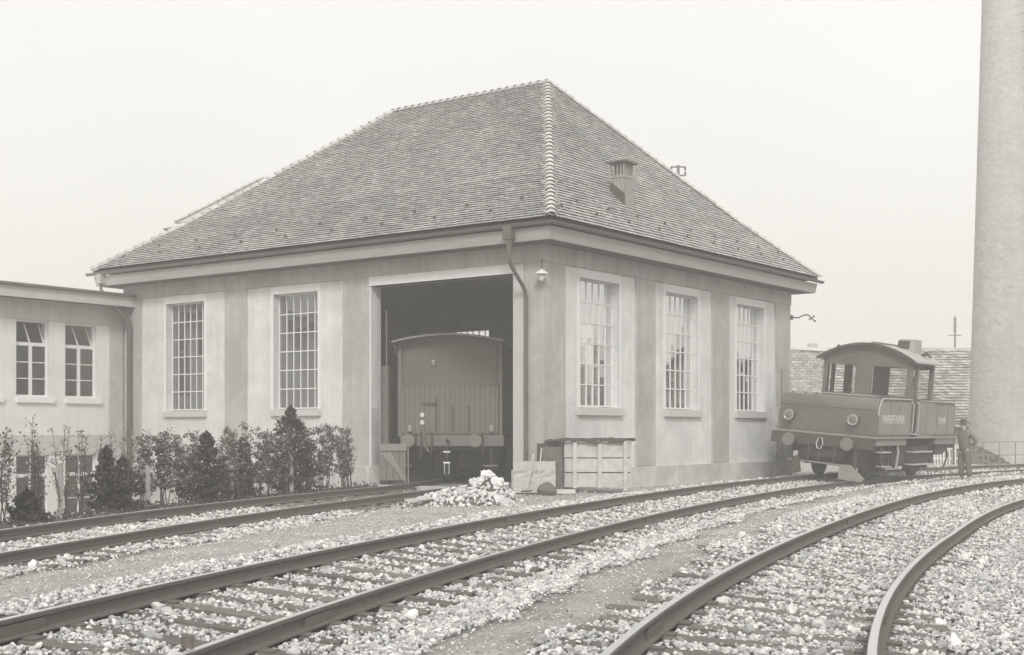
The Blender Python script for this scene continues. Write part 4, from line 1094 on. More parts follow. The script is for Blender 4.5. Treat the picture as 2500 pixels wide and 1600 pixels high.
b.build('hand_rail', M_bright, LO)
for y in (.5, 1.4, 2.3): MB().box(-1.37, -1.33, y - .02, y + .02, 2.37, 2.43).build('rail_stanchion', M_dark, LO)
b = MB(); b.tube([(-1.30, .35, 2.44), (1.30, .35, 2.44)], .012, 6); b.build('hand_rail', M_bright, LO)
b = MB(); b.tube([(-.36, ya - .03, 2.5), (-.44, ya - .10, 2.62), (-.52, ya - .11, 2.70)], .014, 6); b.build('wiper', M_dark, LO)
b = MB(); b.tube([(.22, ya - .03, 2.5), (.30, ya - .08, 2.62), (.36, ya - .09, 2.66)], .014, 6); b.build('wiper', M_dark, LO)
for x in (-1.47, ): MB().tube([(x, -.03, 1.4), (x - .05, -.08, 1.45), (x - .05, -.08, 1.9), (x, -.03, 1.95)], .016, 6).build('grab_rail', M_bright, LO)

# ------------------------------------------------------------------ people
def skin_mesh(name, verts, edges, radii, m, parent, root=0, sub=1):
    me = bpy.data.meshes.new(name); me.from_pydata(verts, edges, []); me.materials.append(m)
    o = bpy.data.objects.new(name, me); COL.objects.link(o); o.parent = parent
    sk = o.modifiers.new('skin', 'SKIN'); sk.use_smooth_shade = True
    sv = me.skin_vertices[0].data if me.skin_vertices else None
    if sv is None:
        bpy.context.view_layer.update()
        sv = me.skin_vertices[0].data
    for i, r in enumerate(radii):
        sv[i].radius = r if isinstance(r, tuple) else (r, r); sv[i].use_root = (i == root)
    sb = o.modifiers.new('sub', 'SUBSURF'); sb.levels = sub; sb.render_levels = sub
    return o
def person(label, loc, rot, pose, group=None, grp=None):
    """pose: dict of joints; local front is -y"""
    pr = thing('person', label, 'person', loc, rot)
    J = pose
    V_, E_, R_ = [], [], []
    def add(p, r, par=None):
        V_.append(tuple(p)); R_.append(r)
        if par is not None: E_.append((par, len(V_) - 1))
        return len(V_) - 1
    pel = add(J['pelvis'], (.13, .10)); 
    c1_ = add(J['chest'], (.15, .10), pel); nk = add(J['neck'], .058, c1_)
    h0 = add(J['jaw'], (.060, .072), nk); h1 = add(J['head'], (.074, .092), h0); add(J['crown'], (.058, .072), h1)
    hd = Vector(J['head']); fw = Vector(J['face']).normalized()
    ns = add(hd + fw * .085 + Vector((0, 0, -.012)), .018, h0); add(hd + fw * .108 + Vector((0, 0, -.022)), .011, ns)
    for sd2 in ('l', 'r'):
        sh = add(J['sh' + sd2], .055, c1_); el = add(J['el' + sd2], .042, sh); wr = add(J['wr' + sd2], .030, el)
        w = Vector(J['wr' + sd2]); hdv = Vector(J['hd' + sd2]); d = (hdv - w).normalized(); pm2 = add(w + d * .055, (.036, .018), wr)
        sdv = d.cross(Vector((0, 0, 1) if abs(d.z) < .8 else (0, 1, 0))).normalized(); cr = d.cross(sdv)
        for q, (o_, ln) in enumerate(((-.03, .07), (-.01, .08), (.01, .076), (.03, .062))):
            k_ = add(w + d * .085 + sdv * o_, .0095, pm2); k2 = add(w + d * (.085 + ln * .5) + sdv * o_ * 1.1 + cr * .008, .0085, k_); add(w + d * (.085 + ln * .9) + sdv * o_ * 1.05 + cr * .028, .0075, k2)
        tq = add(w + d * .035 - sdv * .04, .0115, pm2); add(w + d * .075 - sdv * .058 + cr * .012, .0095, tq)
        hp = add(J['hip' + sd2], .075, pel); kn = add(J['kn' + sd2], .055, hp); add(J['an' + sd2], .042, kn)
    skin_mesh('body', V_, E_, R_, M_skin, pr, 0, 1)
    # jacket
    V_, E_, R_ = [], [], []
    pl_ = add(Vector(J['pelvis']) + Vector((0, 0, -.10)), (.195, .155)); p1 = add(Vector(J['pelvis']) + Vector((0, 0, .10)), (.175, .135), pl_)
    p2 = add(J['chest'], (.20, .135), p1); add(Vector(J['neck']) + Vector((0, .01, -.03)), (.10, .085), p2)
    for sd2 in ('l', 'r'):
        s1_ = add(J['sh' + sd2], .088, p2); e1 = add(J['el' + sd2], .068, s1_); w = Vector(J['wr' + sd2]); add(Vector(J['el' + sd2]).lerp(w, .86), .052, e1)
    skin_mesh('jacket', V_, E_, R_, pose.get('coat', M_coat), pr, 0, 1)
    V_, E_, R_ = [], [], []
    pl_ = add(Vector(J['pelvis']) + Vector((0, 0, .02)), (.165, .13))
    for sd2 in ('l', 'r'):
        hp = add(Vector(J['hip' + sd2]) + Vector((0, 0, -.04)), .115, pl_); md = add(Vector(J['hip' + sd2]).lerp(Vector(J['kn' + sd2]), .5), .105, hp)
        kn = add(J['kn' + sd2], .092, md); a1 = add(Vector(J['kn' + sd2]).lerp(Vector(J['an' + sd2]), .6), .085, kn); add(Vector(J['an' + sd2]) + Vector((0, 0, .005)), .082, a1)
    skin_mesh('trousers', V_, E_, R_, M_trou, pr, 0, 1)
    for sd2 in ('l', 'r'):
        a1 = Vector(J['an' + sd2]); V_, E_, R_ = [], [], []
        h_ = add(a1 + Vector((0, .05, -.045)), .042); m_ = add(a1 + Vector((0, -.06, -.05)), (.045, .035), h_); add(a1 + Vector((0, -.17, -.058)), (.042, .027), m_)
        skin_mesh('shoe', V_, E_, R_, M_hat, pr, 0, 1)
    # felt hat
    hc = Vector(J['crown']); Mh = Matrix.Translation(hc + Vector((0, 0, -.02))) @ Matrix.Rotation(J.get('hat_tilt', R(4)), 4, 'X')
    b = MB(); b.lathe([(.175, -.012), (.185, .0), (.10, .008), (.096, .06), (.088, .098), (.05, .105), (.01, .09)], 20, Mh); b.build('hat', M_hat, pr, smooth=True)
    return pr
stand = dict(pelvis=(0, 0, .93), chest=(0, .015, 1.30), neck=(0, -.02, 1.48), jaw=(0, -.045, 1.55), head=(0, -.04, 1.62), crown=(0, -.025, 1.69), face=(0, -1, -.12),
             shl=(-.17, .02, 1.40), shr=(.17, .02, 1.40), ell=(-.28, .16, 1.14), elr=(.28, .17, 1.14), wrl=(-.17, .05, .96), wrr=(.14, .12, .98), hdl=(-.12, -.03, .93), hdr=(.03, .16, .95),
             hipl=(-.10, 0, .88), hipr=(.10, 0, .88), knl=(-.11, -.02, .48), knr=(.12, .01, .48), anl=(-.12, .02, .10), anr=(.14, .05, .10), hat_tilt=R(6))
person('man in a felt hat and dark jacket standing behind the locomotive, hands at his hips', (12.98, 37.65, -.05), (0, 0, R(-62)), stand)
drv = dict(stand); drv.update(ell=(-.22, -.05, 1.14), elr=(.24, -.04, 1.14), wrl=(-.14, -.25, 1.10), wrr=(.16, -.26, 1.12), hdl=(-.12, -.33, 1.12), hdr=(.14, -.34, 1.14), coat=mat('driver work jacket', .34, .1, 10))
Mlo = Matrix.Translation((8.90, 37.62, .04)) @ Euler((0, TILT, R(-36.6))).to_matrix().to_4x4()
dp = Mlo @ Vector((1.06, 4.12, 1.305))
person('driver in a cap and pale work jacket standing inside the locomotive cab', dp, (0, 0, R(60)), drv)
MB().box(-1.27, 1.27, 2.71, 4.60, 1.30, 1.302).build('cab_floor', M_under2, LO)

# ------------------------------------------------------------------ wagon in the shed
WG = thing('old_railway_van', 'old planked railway van stabled inside the dark shed', 'railway van', (-1.70, 34.05, .04), (0, 0, R(-6.0)))
WH = 1.34
yb = .62
def warch(x): return 3.66 + .20 * (1 - (x / 1.52) ** 2)
MB().box(-WH, WH, yb + .03, 7.6, 1.28, 3.62).build('body', M_wagonup, WG)
c = MB(); c.prism([(-WH, 3.62)] + [(x, warch(x) - .01) for x in np.linspace(-WH, WH, 15)] + [(WH, 3.62)], 1, yb + .03, 7.6); c.build('end_gable', M_wagonup, WG)
c = MB(); c.box(-WH + .1, WH - .1, yb, yb + .028, 2.55, 3.64); c.build('end_panel', M_wagonup, WG)
npk = 20
for q in range(npk):
    x0 = -WH + q * 2 * WH / npk
    MB().box(x0 + .006, x0 + 2 * WH / npk - .006, yb - .012 - rnd.uniform(0, .006), yb + .025, 1.28, 2.55 + rnd.uniform(-.004, .004)).build('plank', M_wagon, WG)
for x in (-WH, WH): MB().box(x - .05, x + .05, yb - .05, yb + .05, 1.2, 3.64).build('corner_post', M_wagon, WG)
xs = np.linspace(-1.50, 1.46, 21)
b = MB(); b.prism([(x, warch(x)) for x in xs] + [(x, warch(x) + .05) for x in xs[::-1]], 1, .25, 7.9); b.build('van_roof', M_wroof, WG)
for x in (-1.46, 1.40): 
    b = MB(); b.tube([(x, .35, warch(x) - .03), (x * .97, yb - .05, 3.35)], .03, 6); b.build('roof_bracket', M_wagon, WG)
MB().box(-1.3, 1.45, .42, .56, .95, 1.24).build('buffer_beam', M_wagon, WG, bevel=.01)
MB().box(-1.2, 1.3, .60, 7.4, .85, 1.2).build('underframe', M_under2, WG)
for x in (-1.0, .76):
    b = MB(); disc_y(b, .0, .42, .08, x, 1.10, 12); bu = b.build('buffer', M_dark, WG, smooth=True)
    b = MB(); disc_y(b, -.06, .0, .17, x, 1.10, 24); b.build('buffer_head', MATS['buffer steel'], bu, smooth=True)
b = MB(); b.tube([(0, .42, 1.06), (0, .1, 1.06), (0, .06, 1.14)], .035, 8); hk = b.build('draw_hook', M_dark, WG)
b = MB(); b.tube([(0, .08, 1.0), (0, .06, .62)], .03, 7); b.build('coupling_screw', M_dark, hk)
b = MB(); b.tube([(-.06, .06, .50), (-.06, .06, .24), (.06, .06, .24), (.06, .06, .50), (-.06, .06, .50)], .018, 6); b.build('coupling_link', MATS['bare steel link'], hk)
for z in (.80, .52): MB().tube([(-.09, .06, z), (.09, .06, z)], .025, 7).build('link_pin', MATS['bare steel link'], hk)
for x, z in ((-.35, 2.06), (.08, 2.0), (.50, 2.0)):
    b = MB(); b.tube([(x - .04, yb - .06, z), (x, yb - .06, z), (x, yb - .06, 1.35)], .014, 6); b.build('hand_iron', M_dark, WG)
b = MB(); b.tube([(-.75, yb - .08, 2.08), (-.36, yb - .08, 2.08)], .016, 6); b.tube([(-.36, yb - .08, 2.06), (-.34, yb - .08, 2.3)], .014, 6); b.build('brake_crank', M_dark, WG)
for z in (1.72, 1.52): MB().box(-.79, -.69, yb - .04, yb - .015, z, z + .11).build('end_label', M_white, WG)
for x in (-.72, -.45, .9):
    b = MB(); b.tube([(x, .42, 1.15), (x, .28, 1.3), (x + .03, .22, 1.1), (x + .02, .25, .8), (x - .04, .28, .66)], .026, 7); b.build('brake_hose', M_dark, WG, smooth=True)
b = MB(); b.tube([(-.44, yb - .02, 3.1), (-.44, yb - .08, 3.2)], .045, 8); b.build('lamp_iron', M_bright, WG)
b = MB(); b.tube([(1.30, yb - .06, 1.2), (1.30, yb - .06, 2.6)], .016, 6); b.build('hand_iron', M_dark, WG)
for y in (1.9, 6.2):
    for s_ in (-1, 1):
        b = MB(); Mx = Matrix.Translation((s_ * .76, y, .455)) @ Matrix.Rotation(R(90) * (-s_), 4, 'Y'); b.lathe([(.1, -.05), (.40, -.065), (.455, -.065), (.455, .05), (.485, .07), (.38, .07), (.1, .05)], 24, Mx); b.build('wheel', M_under2, WG, smooth=True)
MB().box(-WH + .02, WH - .02, yb - .03, yb + .0, 2.54, 2.60).build('waist_rail', M_wagonup, WG)
MB().box(-WH, WH, yb - .03, yb + .0, 1.26, 1.33).build('sill_rail', M_wagonup, WG)
for x in (-.98, .74): MB().box(x - .12, x + .12, .30, .43, 1.0, 1.24).build('buffer_stock', M_dark, WG)
MB().tube([(-.62, .2, 1.5), (-.62, .2, 1.0), (-.5, .2, .8)], .035, 7).build('heating_pipe', M_wagon, WG)
MB().tube([(-1.05, .5, 1.35), (-1.05, .45, 1.48)], .05, 8).build('side_lamp', M_bright, WG)
MB().tube([(1.12, .5, 1.35), (1.12, .45, 1.48)], .05, 8).build('side_lamp', M_bright, WG)
for x in (-1.15, 1.1):
    MB().box(x - .18, x + .18, .3, .6, .42, .46).build('foot_step', M_woodd, WG); MB().box(x - .02, x + .02, .5, .54, .44, .95).build('step_hanger', M_dark, WG)
# things inside the shed beside the van
q = (-3.42, 34.6)
CB = thing('tool_cabinet', 'tall dark cabinet inside the shed left of the van', 'cabinet', (q[0], q[1], 0), (0, 0, R(-4)))
MB().box(-.20, .20, -.2, .2, 0, 3.1).build('cabinet_body', M_woodd, CB); MB().box(-.19, -.01, -.225, -.2, .05, 3.0).build('cabinet_door', M_woodd, CB); MB().box(.01, .19, -.225, -.2, .05, 3.0).build('cabinet_door', M_woodd, CB)
q = (-3.02, 33.75)
DL = thing('low_board_gate', 'low pale board gate with diagonal brace inside the shed opening', 'gate', (q[0], q[1], 0), (0, 0, R(-4)))
for i in range(4): MB().box(-.36 + i * .165, -.205 + i * .165, -.015, .015, .12, 1.02).build('board', M_woodd, DL)
MB().box(-.38, .32, -.05, -.016, .88, 1.06).build('rail', mat('aged gate board', .27, .14, 5, bump=.3), DL); 
b = MB(); b.prism([(-.34, .82), (-.10, .86), (.30, .18), (.30, .06)], 1, -.05, -.018); b.build('brace', mat('aged gate board', .36, .14, 5, bump=.3), DL)
MB().tube([(.36, -.03, .0), (.36, -.03, 1.25)], .018, 7).build('post', mat('aged gate board', .36, .14, 5, bump=.3), DL)
q = (-3.22, 33.9)
PO = thing('leaning_pole', 'pale pole standing just inside the left door jamb', 'pole', (q[0], q[1], 0)); MB().tube([(0, 0, 0), (-.03, .05, 4.5)], .018, 7).build('pole_shaft', M_woodd, PO)

# ------------------------------------------------------------------ corner clutter
CR = thing('board_crate', 'tall whitewashed board crate with black tar paper lid at the shed corner', 'crate', (1.22, 30.52, .06), (0, 0, R(1)))
xw = [(.0, .50), (.50, 1.02), (1.02, 1.50)]
wwhite = mat('whitewashed board', .60, .22, 5, bump=.5, bscale=14, rnd_obj=.16)
MB().box(.03, 1.54, .075, .09, .03, 1.07).build('inner_lining', M_tar, CR)  # dark backing sheet added so the gaps between the boards look shaded
for r_, (z0, z1) in enumerate(((.02, .36), (.375, .70), (.715, 1.08))):
    MB().box(.02, 1.55, .04 + .006 * r_, .065 + .006 * r_, z0, z1 - .012).build('board', wwhite, CR)
    MB().box(.0, .03, .07, .55, z0, z1 - .008).build('board', wwhite, CR); MB().box(1.54, 1.57, .07, .55, z0, z1 - .008).build('board', wwhite, CR)
for x in (.24, .82, 1.42): MB().box(x - .045, x + .045, -.03, .035, .0 if x < 1.3 else -.06, 1.10).build('batten', wwhite, CR)
MB().box(.04, 1.52, .07, .5, .03, .06).build('crate_floor', M_woodd, CR)
def crumple(x0, x1, y0, y1, z, nx, ny, amp, th, seed, droop=0):
    vs, fs = [], []
    for s_ in (0, 1):
        for i in range(nx + 1):
            for j in range(ny + 1):
                x = lerp(x0, x1, i / nx); y = lerp(y0, y1, j / ny)
                e_ = 1 if j in (0,) else 0
                vs.append((x, y + e_ * .04 * mnoise.noise((x * 5, seed, 1)), z + amp * mnoise.noise((x * 4, y * 4, seed)) - droop * e_ * (.6 + mnoise.noise((x * 7, seed, 3))) - s_ * th))
    n1_ = (nx + 1) * (ny + 1); I = lambda i, j: i * (ny + 1) + j
    for i in range(nx):
        for j in range(ny):
            fs.append((I(i, j), I(i + 1, j), I(i + 1, j + 1), I(i, j + 1))); fs.append(tuple(n1_ + k_ for k_ in (I(i, j), I(i, j + 1), I(i + 1, j + 1), I(i + 1, j))))
    for i in range(nx): fs += [(I(i, 0), n1_ + I(i, 0), n1_ + I(i + 1, 0), I(i + 1, 0)), (I(i, ny), I(i + 1, ny), n1_ + I(i + 1, ny), n1_ + I(i, ny))]
    for j in range(ny): fs += [(I(0, j), I(0, j + 1), n1_ + I(0, j + 1), n1_ + I(0, j)), (I(nx, j), n1_ + I(nx, j), n1_ + I(nx, j + 1), I(nx, j + 1))]
    b = MB(); b.add(vs, fs); return b
crumple(-.46, 1.66, -.06, .55, 1.15, 26, 5, .07, .03, 3.3, .05).build('tar_paper_lid', M_tar, CR)
MB().box(.02, 1.55, .06, .55, 1.085, 1.10).build('lid_board', wwhite, CR)
b = MB(); vs, fs = [], []
for s_ in (0, 1):
    for i in range(7):
        for j in range(9):
            x = lerp(-.30, .09, i / 6) + .05 * (j / 8) * (1 if i > 3 else -.3); z = lerp(0, 1.0, j / 8)
            vs.append((x, -.05 + .05 * mnoise.noise((x * 6, z * 3, 2)) + s_ * .02, z))
I = lambda i, j: i * 9 + j
for i in range(6):
    for j in range(8): fs += [(I(i, j), I(i + 1, j), I(i + 1, j + 1), I(i, j + 1)), tuple(63 + k_ for k_ in (I(i, j), I(i, j + 1), I(i + 1, j + 1), I(i + 1, j)))]
for j in range(8): fs += [(I(0, j), I(0, j + 1), 63 + I(0, j + 1), 63 + I(0, j)), (I(6, j), 63 + I(6, j), 63 + I(6, j + 1), I(6, j + 1))]
for i in range(6): fs += [(I(i, 8), I(i + 1, 8), 63 + I(i + 1, 8), 63 + I(i, 8))]
b.add(vs, fs); TS = b.build('dark_sheet', M_sack, None, smooth=True); TS.location = (1.02, 30.36, .02); tag(TS, 'dark crumpled roofing sheet standing between the concrete slab and the crate', 'sheet')
TS2 = MB().box(-.22, .0, 0, .04, .0, 1.02).build('dark_board', M_tar, None); TS2.location = (.80, 30.40, .08); TS2.rotation_euler = (R(-4), 0, 0); tag(TS2, 'black board leaning behind the concrete slab', 'board')
# concrete slab with crack
def rough_slab(w, h, t, seed, nx=12, nz=10):
    vs, fs = [], []
    for s_ in (0, 1):
        for i in range(nx + 1):
            for j in range(nz + 1):
                x = w * i / nx; z = h * j / nz; ed = .012 * (i in (0, nx)) + .012 * (j in (0, nz))
                n_ = mnoise.noise((x * 6, z * 6, seed + s_)); x2 = x + (.02 * mnoise.noise((z * 7, seed, s_)) if i in (0, nx) else 0); z2 = z + (.015 * mnoise.noise((x * 8, seed, s_)) if j == nz else 0)
                crack = .03 if (s_ == 0 and abs(z - h * (.55 + .03 * math.sin(x * 14))) < h / nz * .6) else 0
                vs.append((x2, (0 if s_ == 0 else t) + n_ * .012 + crack, z2))
    n1_ = (nx + 1) * (nz + 1); I = lambda i, j: i * (nz + 1) + j
    for i in range(nx):
        for j in range(nz): fs += [(I(i, j), I(i + 1, j), I(i + 1, j + 1), I(i, j + 1)), tuple(n1_ + k_ for k_ in (I(i, j), I(i, j + 1), I(i + 1, j + 1), I(i + 1, j)))]
        fs += [(I(i, nz), I(i + 1, nz), n1_ + I(i + 1, nz), n1_ + I(i, nz)), (I(i, 0), n1_ + I(i, 0), n1_ + I(i + 1, 0), I(i + 1, 0))]
    for j in range(nz): fs += [(I(0, j), I(0, j + 1), n1_ + I(0, j + 1), n1_ + I(0, j)), (I(nx, j), n1_ + I(nx, j), n1_ + I(nx, j + 1), I(nx, j + 1))]
    b = MB(); b.add(vs, fs); return b
SL = rough_slab(.97, .72, .16, 4).build('concrete_slab', M_conc, None); SL.location = (.03, 29.95, -.02); SL.rotation_euler = (R(-6), 0, R(2)); tag(SL, 'cracked pale concrete slab standing on edge at the door corner', 'concrete slab')
FP = MB().box(-.31, .31, -.09, .09, 0, .10).build('timber_block', M_wood, None, bevel=.01); FP.location = (1.13, 29.85, -.04); FP.rotation_euler = (0, 0, R(2)); tag(FP, 'short pale timber block lying in front of the dark sheet', 'timber')
# spade leaning on the slab
SP = thing('spade', 'spade with long pale handle leaning against the concrete slab', 'spade', (.33, 29.66, 0))
b = MB(); b.tube([(.0, .0, .10), (.10, .14, .50), (.16, .26, .86)], .02, 7); b.build('handle', M_wood, SP, smooth=True)
b = MB(); Mx = Matrix.Translation((-.02, -.10, .05)) @ Matrix.Rotation(R(35), 4, 'Z') @ Matrix.Rotation(R(-14), 4, 'X')
b.prism([(-.14, -.10), (.15, -.12), (.22, .12), (-.04, .14)], 2, -.012, .012); b.v = [tuple(Mx @ Vector(p)) for p in b.v]; b.build('blade', mat('worn blade', .48, .1, 5, rough=.5), SP)
SP2 = thing('broom_pole', 'second thin pole leaning in the crate corner behind the slab', 'pole', (.58, 29.86, 0)); b = MB(); b.tube([(.0, .0, .02), (.10, .30, 1.0)], .016, 7); b.build('handle', M_wood, SP2)
SK = MB(); SK.lathe([(.02, .0), (.20, .01), (.24, .08), (.20, .17), (.10, .25), (.03, .28)], 16); 
sk = SK.build('dark_sack', M_sack, None, smooth=True); sk.location = (.78, 29.62, -.04); sk.scale = (1.0, .7, 1); sk.rotation_euler = (0, R(6), R(20)); tag(sk, 'small dark heaped sack at the foot of the concrete slab', 'sack')
for (x, y, a_, ln, w, lb) in ((-.35, 28.9, 8, .75, .07, 'short dark plank lying on the sand right of the stone heap'), (-1.30, 25.9, 38, 1.9, .055, 'long weathered pole lying beside the siding rail left of the stone heap')):
    q = MB().box(-ln / 2, ln / 2, -w, w, 0, .05).build('plank' if ln < 1 else 'long_plank', M_wood if ln > 1 else M_woodd, None, bevel=.005); q.location = (x, y, -.03 if ln < 1 else .06); q.rotation_euler = (0, R(-2), R(a_)); tag(q, lb, 'plank')

# ------------------------------------------------------------------ stone heap by the door
HP = thing('rubble_heap', 'heap of pale broken limestone in front of the shed door', 'stone heap', (-.95, 26.3, -.06))
hst = [stone_mesh(500 + i, M_chalk, 2, .8) for i in range(6)]
nst = 0
def heapz(x, y):
    a_ = .60 * max(0, 1 - math.hypot((x - .45) / .62, (y - 1.0) / .75)) ** .8
    c_ = .34 * max(0, 1 - math.hypot((x + .05) / 1.05, (y + .15) / 1.0)) ** .7
    return max(a_, c_)
mb = MB(); vs, fs = [], []; nn = 24
for i in range(nn + 1):
    for j in range(nn + 1):
        x, y = lerp(-1.2, 1.2, i / nn), lerp(-1.2, 1.8, j / nn); vs.append((x, y, heapz(x, y) * .9 - .03))
for i in range(nn):
    for j in range(nn): fs.append((i * (nn + 1) + j, (i + 1) * (nn + 1) + j, (i + 1) * (nn + 1) + j + 1, i * (nn + 1) + j + 1))
mb.add(vs, fs); mb.build('heap_core', mat('heap grit', .16, .2, 20, bump=.6), HP, smooth=True)
while nst < 290:
    x, y = rnd.uniform(-1.2, 1.2), rnd.uniform(-1.2, 1.8); z = heapz(x, y)
    if z <= .015 and rnd.random() > .12: continue
    big_ = z > .30 and y > .2
    s_ = rnd.uniform(.12, .24) if big_ else rnd.uniform(.055, .115)
    o = inst('stone', hst[nst % 6], HP, (x, y, z + s_ * .08), (rnd.uniform(-.8, .8), rnd.uniform(-.8, .8), rnd.uniform(0, 6)), (s_ * rnd.uniform(.8, 1.4), s_, s_ * rnd.uniform(.35 if big_ else .6, 1)))
    nst += 1
# the finer broken stone filling the heap, joined
allv, allf, base = [], [], 0
base_v = [np.array([tuple(v.co) for v in stone_mesh(560 + i, M_chalk, 1, .8).vertices]) for i in range(3)]
fm = stone_mesh(560, M_chalk, 1, .8); ff = [tuple(p_.vertices) for p_ in fm.polygons]
for q in range(900):
    x, y = rnd.uniform(-1.3, 1.25), rnd.uniform(-1.25, 1.7); z = heapz(x, y)
    if z <= .0 and rnd.random() > .10: continue
    Rm = np.array(Euler((rnd.uniform(-1, 1), rnd.uniform(-1, 1), rnd.uniform(0, 6))).to_matrix()); s_ = rnd.uniform(.04, .085)
    allv.append(base_v[q % 3] @ Rm.T * s_ + np.array([x, y, z * .96 + s_ * .12])); allf += [tuple(i + base for i in f) for f in ff]; base += len(base_v[0])
me = bpy.data.meshes.new('small_stones'); me.from_pydata(np.vstack(allv).tolist(), [], allf); me.materials.append(M_chalk)
o = bpy.data.objects.new('small_stones', me); COL.objects.link(o); o.parent = HP; o['kind'] = 'stuff'
# small things on the ballast
WC = MB(); pts = [(.16 * math.cos(t * .55) * (1 + .15 * math.sin(t * 1.7)), .14 * math.sin(t * .55) * (1 + .1 * math.cos(t * 2.1)), .07 + .06 * math.sin(t * .9)) for t in range(46)]
WC.tube(pts + [(.30, .1, .06), (.38, .0, .12)], .007, 5); wc = WC.build('wire_tangle', M_dark, None); wc.location = (2.28, 15.2, -.06); wc.scale = (1, 1, .8); tag(wc, 'small tangled coil of wire on the ballast between the tracks', 'wire')
wc.location = (2.35, 15.5, -.07)
DB = MB(); DB.lathe([(.02, 0), (.04, .005), (.045, .06), (.04, .085), (.01, .095)], 12); db = DB.build('dark_lump', M_coal, None, smooth=True); db.location = (-2.13, 8.62, -.03); tag(db, 'small black lump standing between the middle track rails near the camera', 'lump')

# ------------------------------------------------------------------ hedge of young shrubs on the bank left of the siding
def foliage_mesh(pts, size, mats_, frac, seed, elong=1.6):
    r_ = np.random.default_rng(seed); n_ = len(pts); P = np.array(pts)
    a = r_.normal(size=(n_, 3)); a /= np.linalg.norm(a, axis=1)[:, None]; c = np.cross(a, r_.normal(size=(n_, 3))); c /= np.linalg.norm(c, axis=1)[:, None]
    s_ = size * r_.uniform(.6, 1.3, (n_, 1)); A = a * s_ * elong / 2; B = c * s_ / 2; bend = np.cross(a, c) * s_ * .15
    vs = np.stack([P - A, P - A * .2 + B + bend, P + A, P - A * .2 - B + bend], 1).reshape(-1, 3)
    f = (np.arange(n_) * 4)[:, None] + np.array([0, 1, 2, 3]); me = bpy.data.meshes.new('foliage'); me.from_pydata(vs.tolist(), [], f.tolist())
    for m_ in mats_: me.materials.append(m_)
    if len(mats_) > 1: me.polygons.foreach_set('material_index', (r_.uniform(size=n_) < frac).astype(np.int32).tolist())
    return me
def shrub(x, y, h, w, nleaf, label, seed, base=-.1, bare=.25, size=.05, frac=.22):
    r2 = random.Random(seed); t = thing('young_shrub', label, 'shrub', (x, y, base), group='young shrubs in the hedge')
    leaf = []
    for q in range(r2.randint(5, 7)):
        a_ = r2.uniform(0, 6.28); bx, by = r2.uniform(-.12, .12) * w, r2.uniform(-.1, .1); H = h * r2.uniform(.75, 1.05)
        tx, ty = bx + math.cos(a_) * w * .32 * r2.random(), by + math.sin(a_) * .22
        pts = [(lerp(bx, tx, k / 6) + r2.uniform(-.02, .02), lerp(by, ty, k / 6) + r2.uniform(-.02, .02), H * k / 6) for k in range(7)]
        b = MB(); b.tube(pts, [.014 - .0018 * k for k in range(7)], 5)
        for k in range(2, 7):
            for _ in range(3):
                d = Vector((r2.uniform(-1, 1), r2.uniform(-1, 1), r2.uniform(.3, 1.2))).normalized(); L_ = r2.uniform(.14, .46) * w * (1.2 - k / 9)
                p0 = Vector(pts[k]); p1 = p0 + d * L_; b.tube([p0, p0.lerp(p1, .5) + Vector((0, 0, .01)), p1], [.005, .004, .002], 3, cap=False)
                for u_ in range(max(1, int(nleaf / 30))):
                    q_ = p0.lerp(p1, r2.random() ** .6) + Vector((r2.gauss(0, .035), r2.gauss(0, .035), r2.gauss(0, .035)))
                    if q_.z > h * bare * r2.random(): leaf.append(tuple(q_))
        b.build('stem', M_bark, t)
    o = inst('foliage', foliage_mesh(leaf, size, [M_leaf, M_leafl], frac, seed), t); o['kind'] = 'stuff'
    return t
def conifer(x, y, h, w, n_, label, seed, base=-.1):
    r2 = random.Random(seed); t = thing('young_conifer', label, 'conifer', (x, y, base), group='dark conifers in the hedge')
    MB().tube([(0, 0, 0), (0, 0, h * .97)], [.03, .006], 7).build('trunk', M_bark, t)
    pts = []
    nb = int(34 + n_ / 130)
    for q in range(nb):                                   # feathery branches, each a spray of needles
        f = (q + r2.random()) / nb; z = h * (.05 + .90 * f); L_ = w / 2 * (1 - f) ** .9 * r2.uniform(.55, 1.5) + .05
        a_ = q * 2.4 + r2.uniform(-.4, .4); rise = r2.uniform(.05, .55)
        for k_ in range(int(n_ / nb)):
            u_ = r2.random() ** .7; wd = .025 + .10 * L_ * math.sin(math.pi * min(1, u_ * .9 + .1))
            pts.append((math.cos(a_) * L_ * u_ + r2.gauss(0, wd * .55), math.sin(a_) * L_ * u_ + r2.gauss(0, wd * .55), z + L_ * u_ * rise - .06 + r2.gauss(0, wd * .5)))
    for q in range(int(n_ * .25)):
        f = r2.random(); r_ = w * .22 * (1 - f); a_ = r2.uniform(0, 6.28); pts.append((math.cos(a_) * r_ * r2.random(), math.sin(a_) * r_ * r2.random(), h * f * .95))
    o = inst('foliage', foliage_mesh(pts, .034, [M_conif], 0, seed, 2.6), t); o['kind'] = 'stuff'
    return t
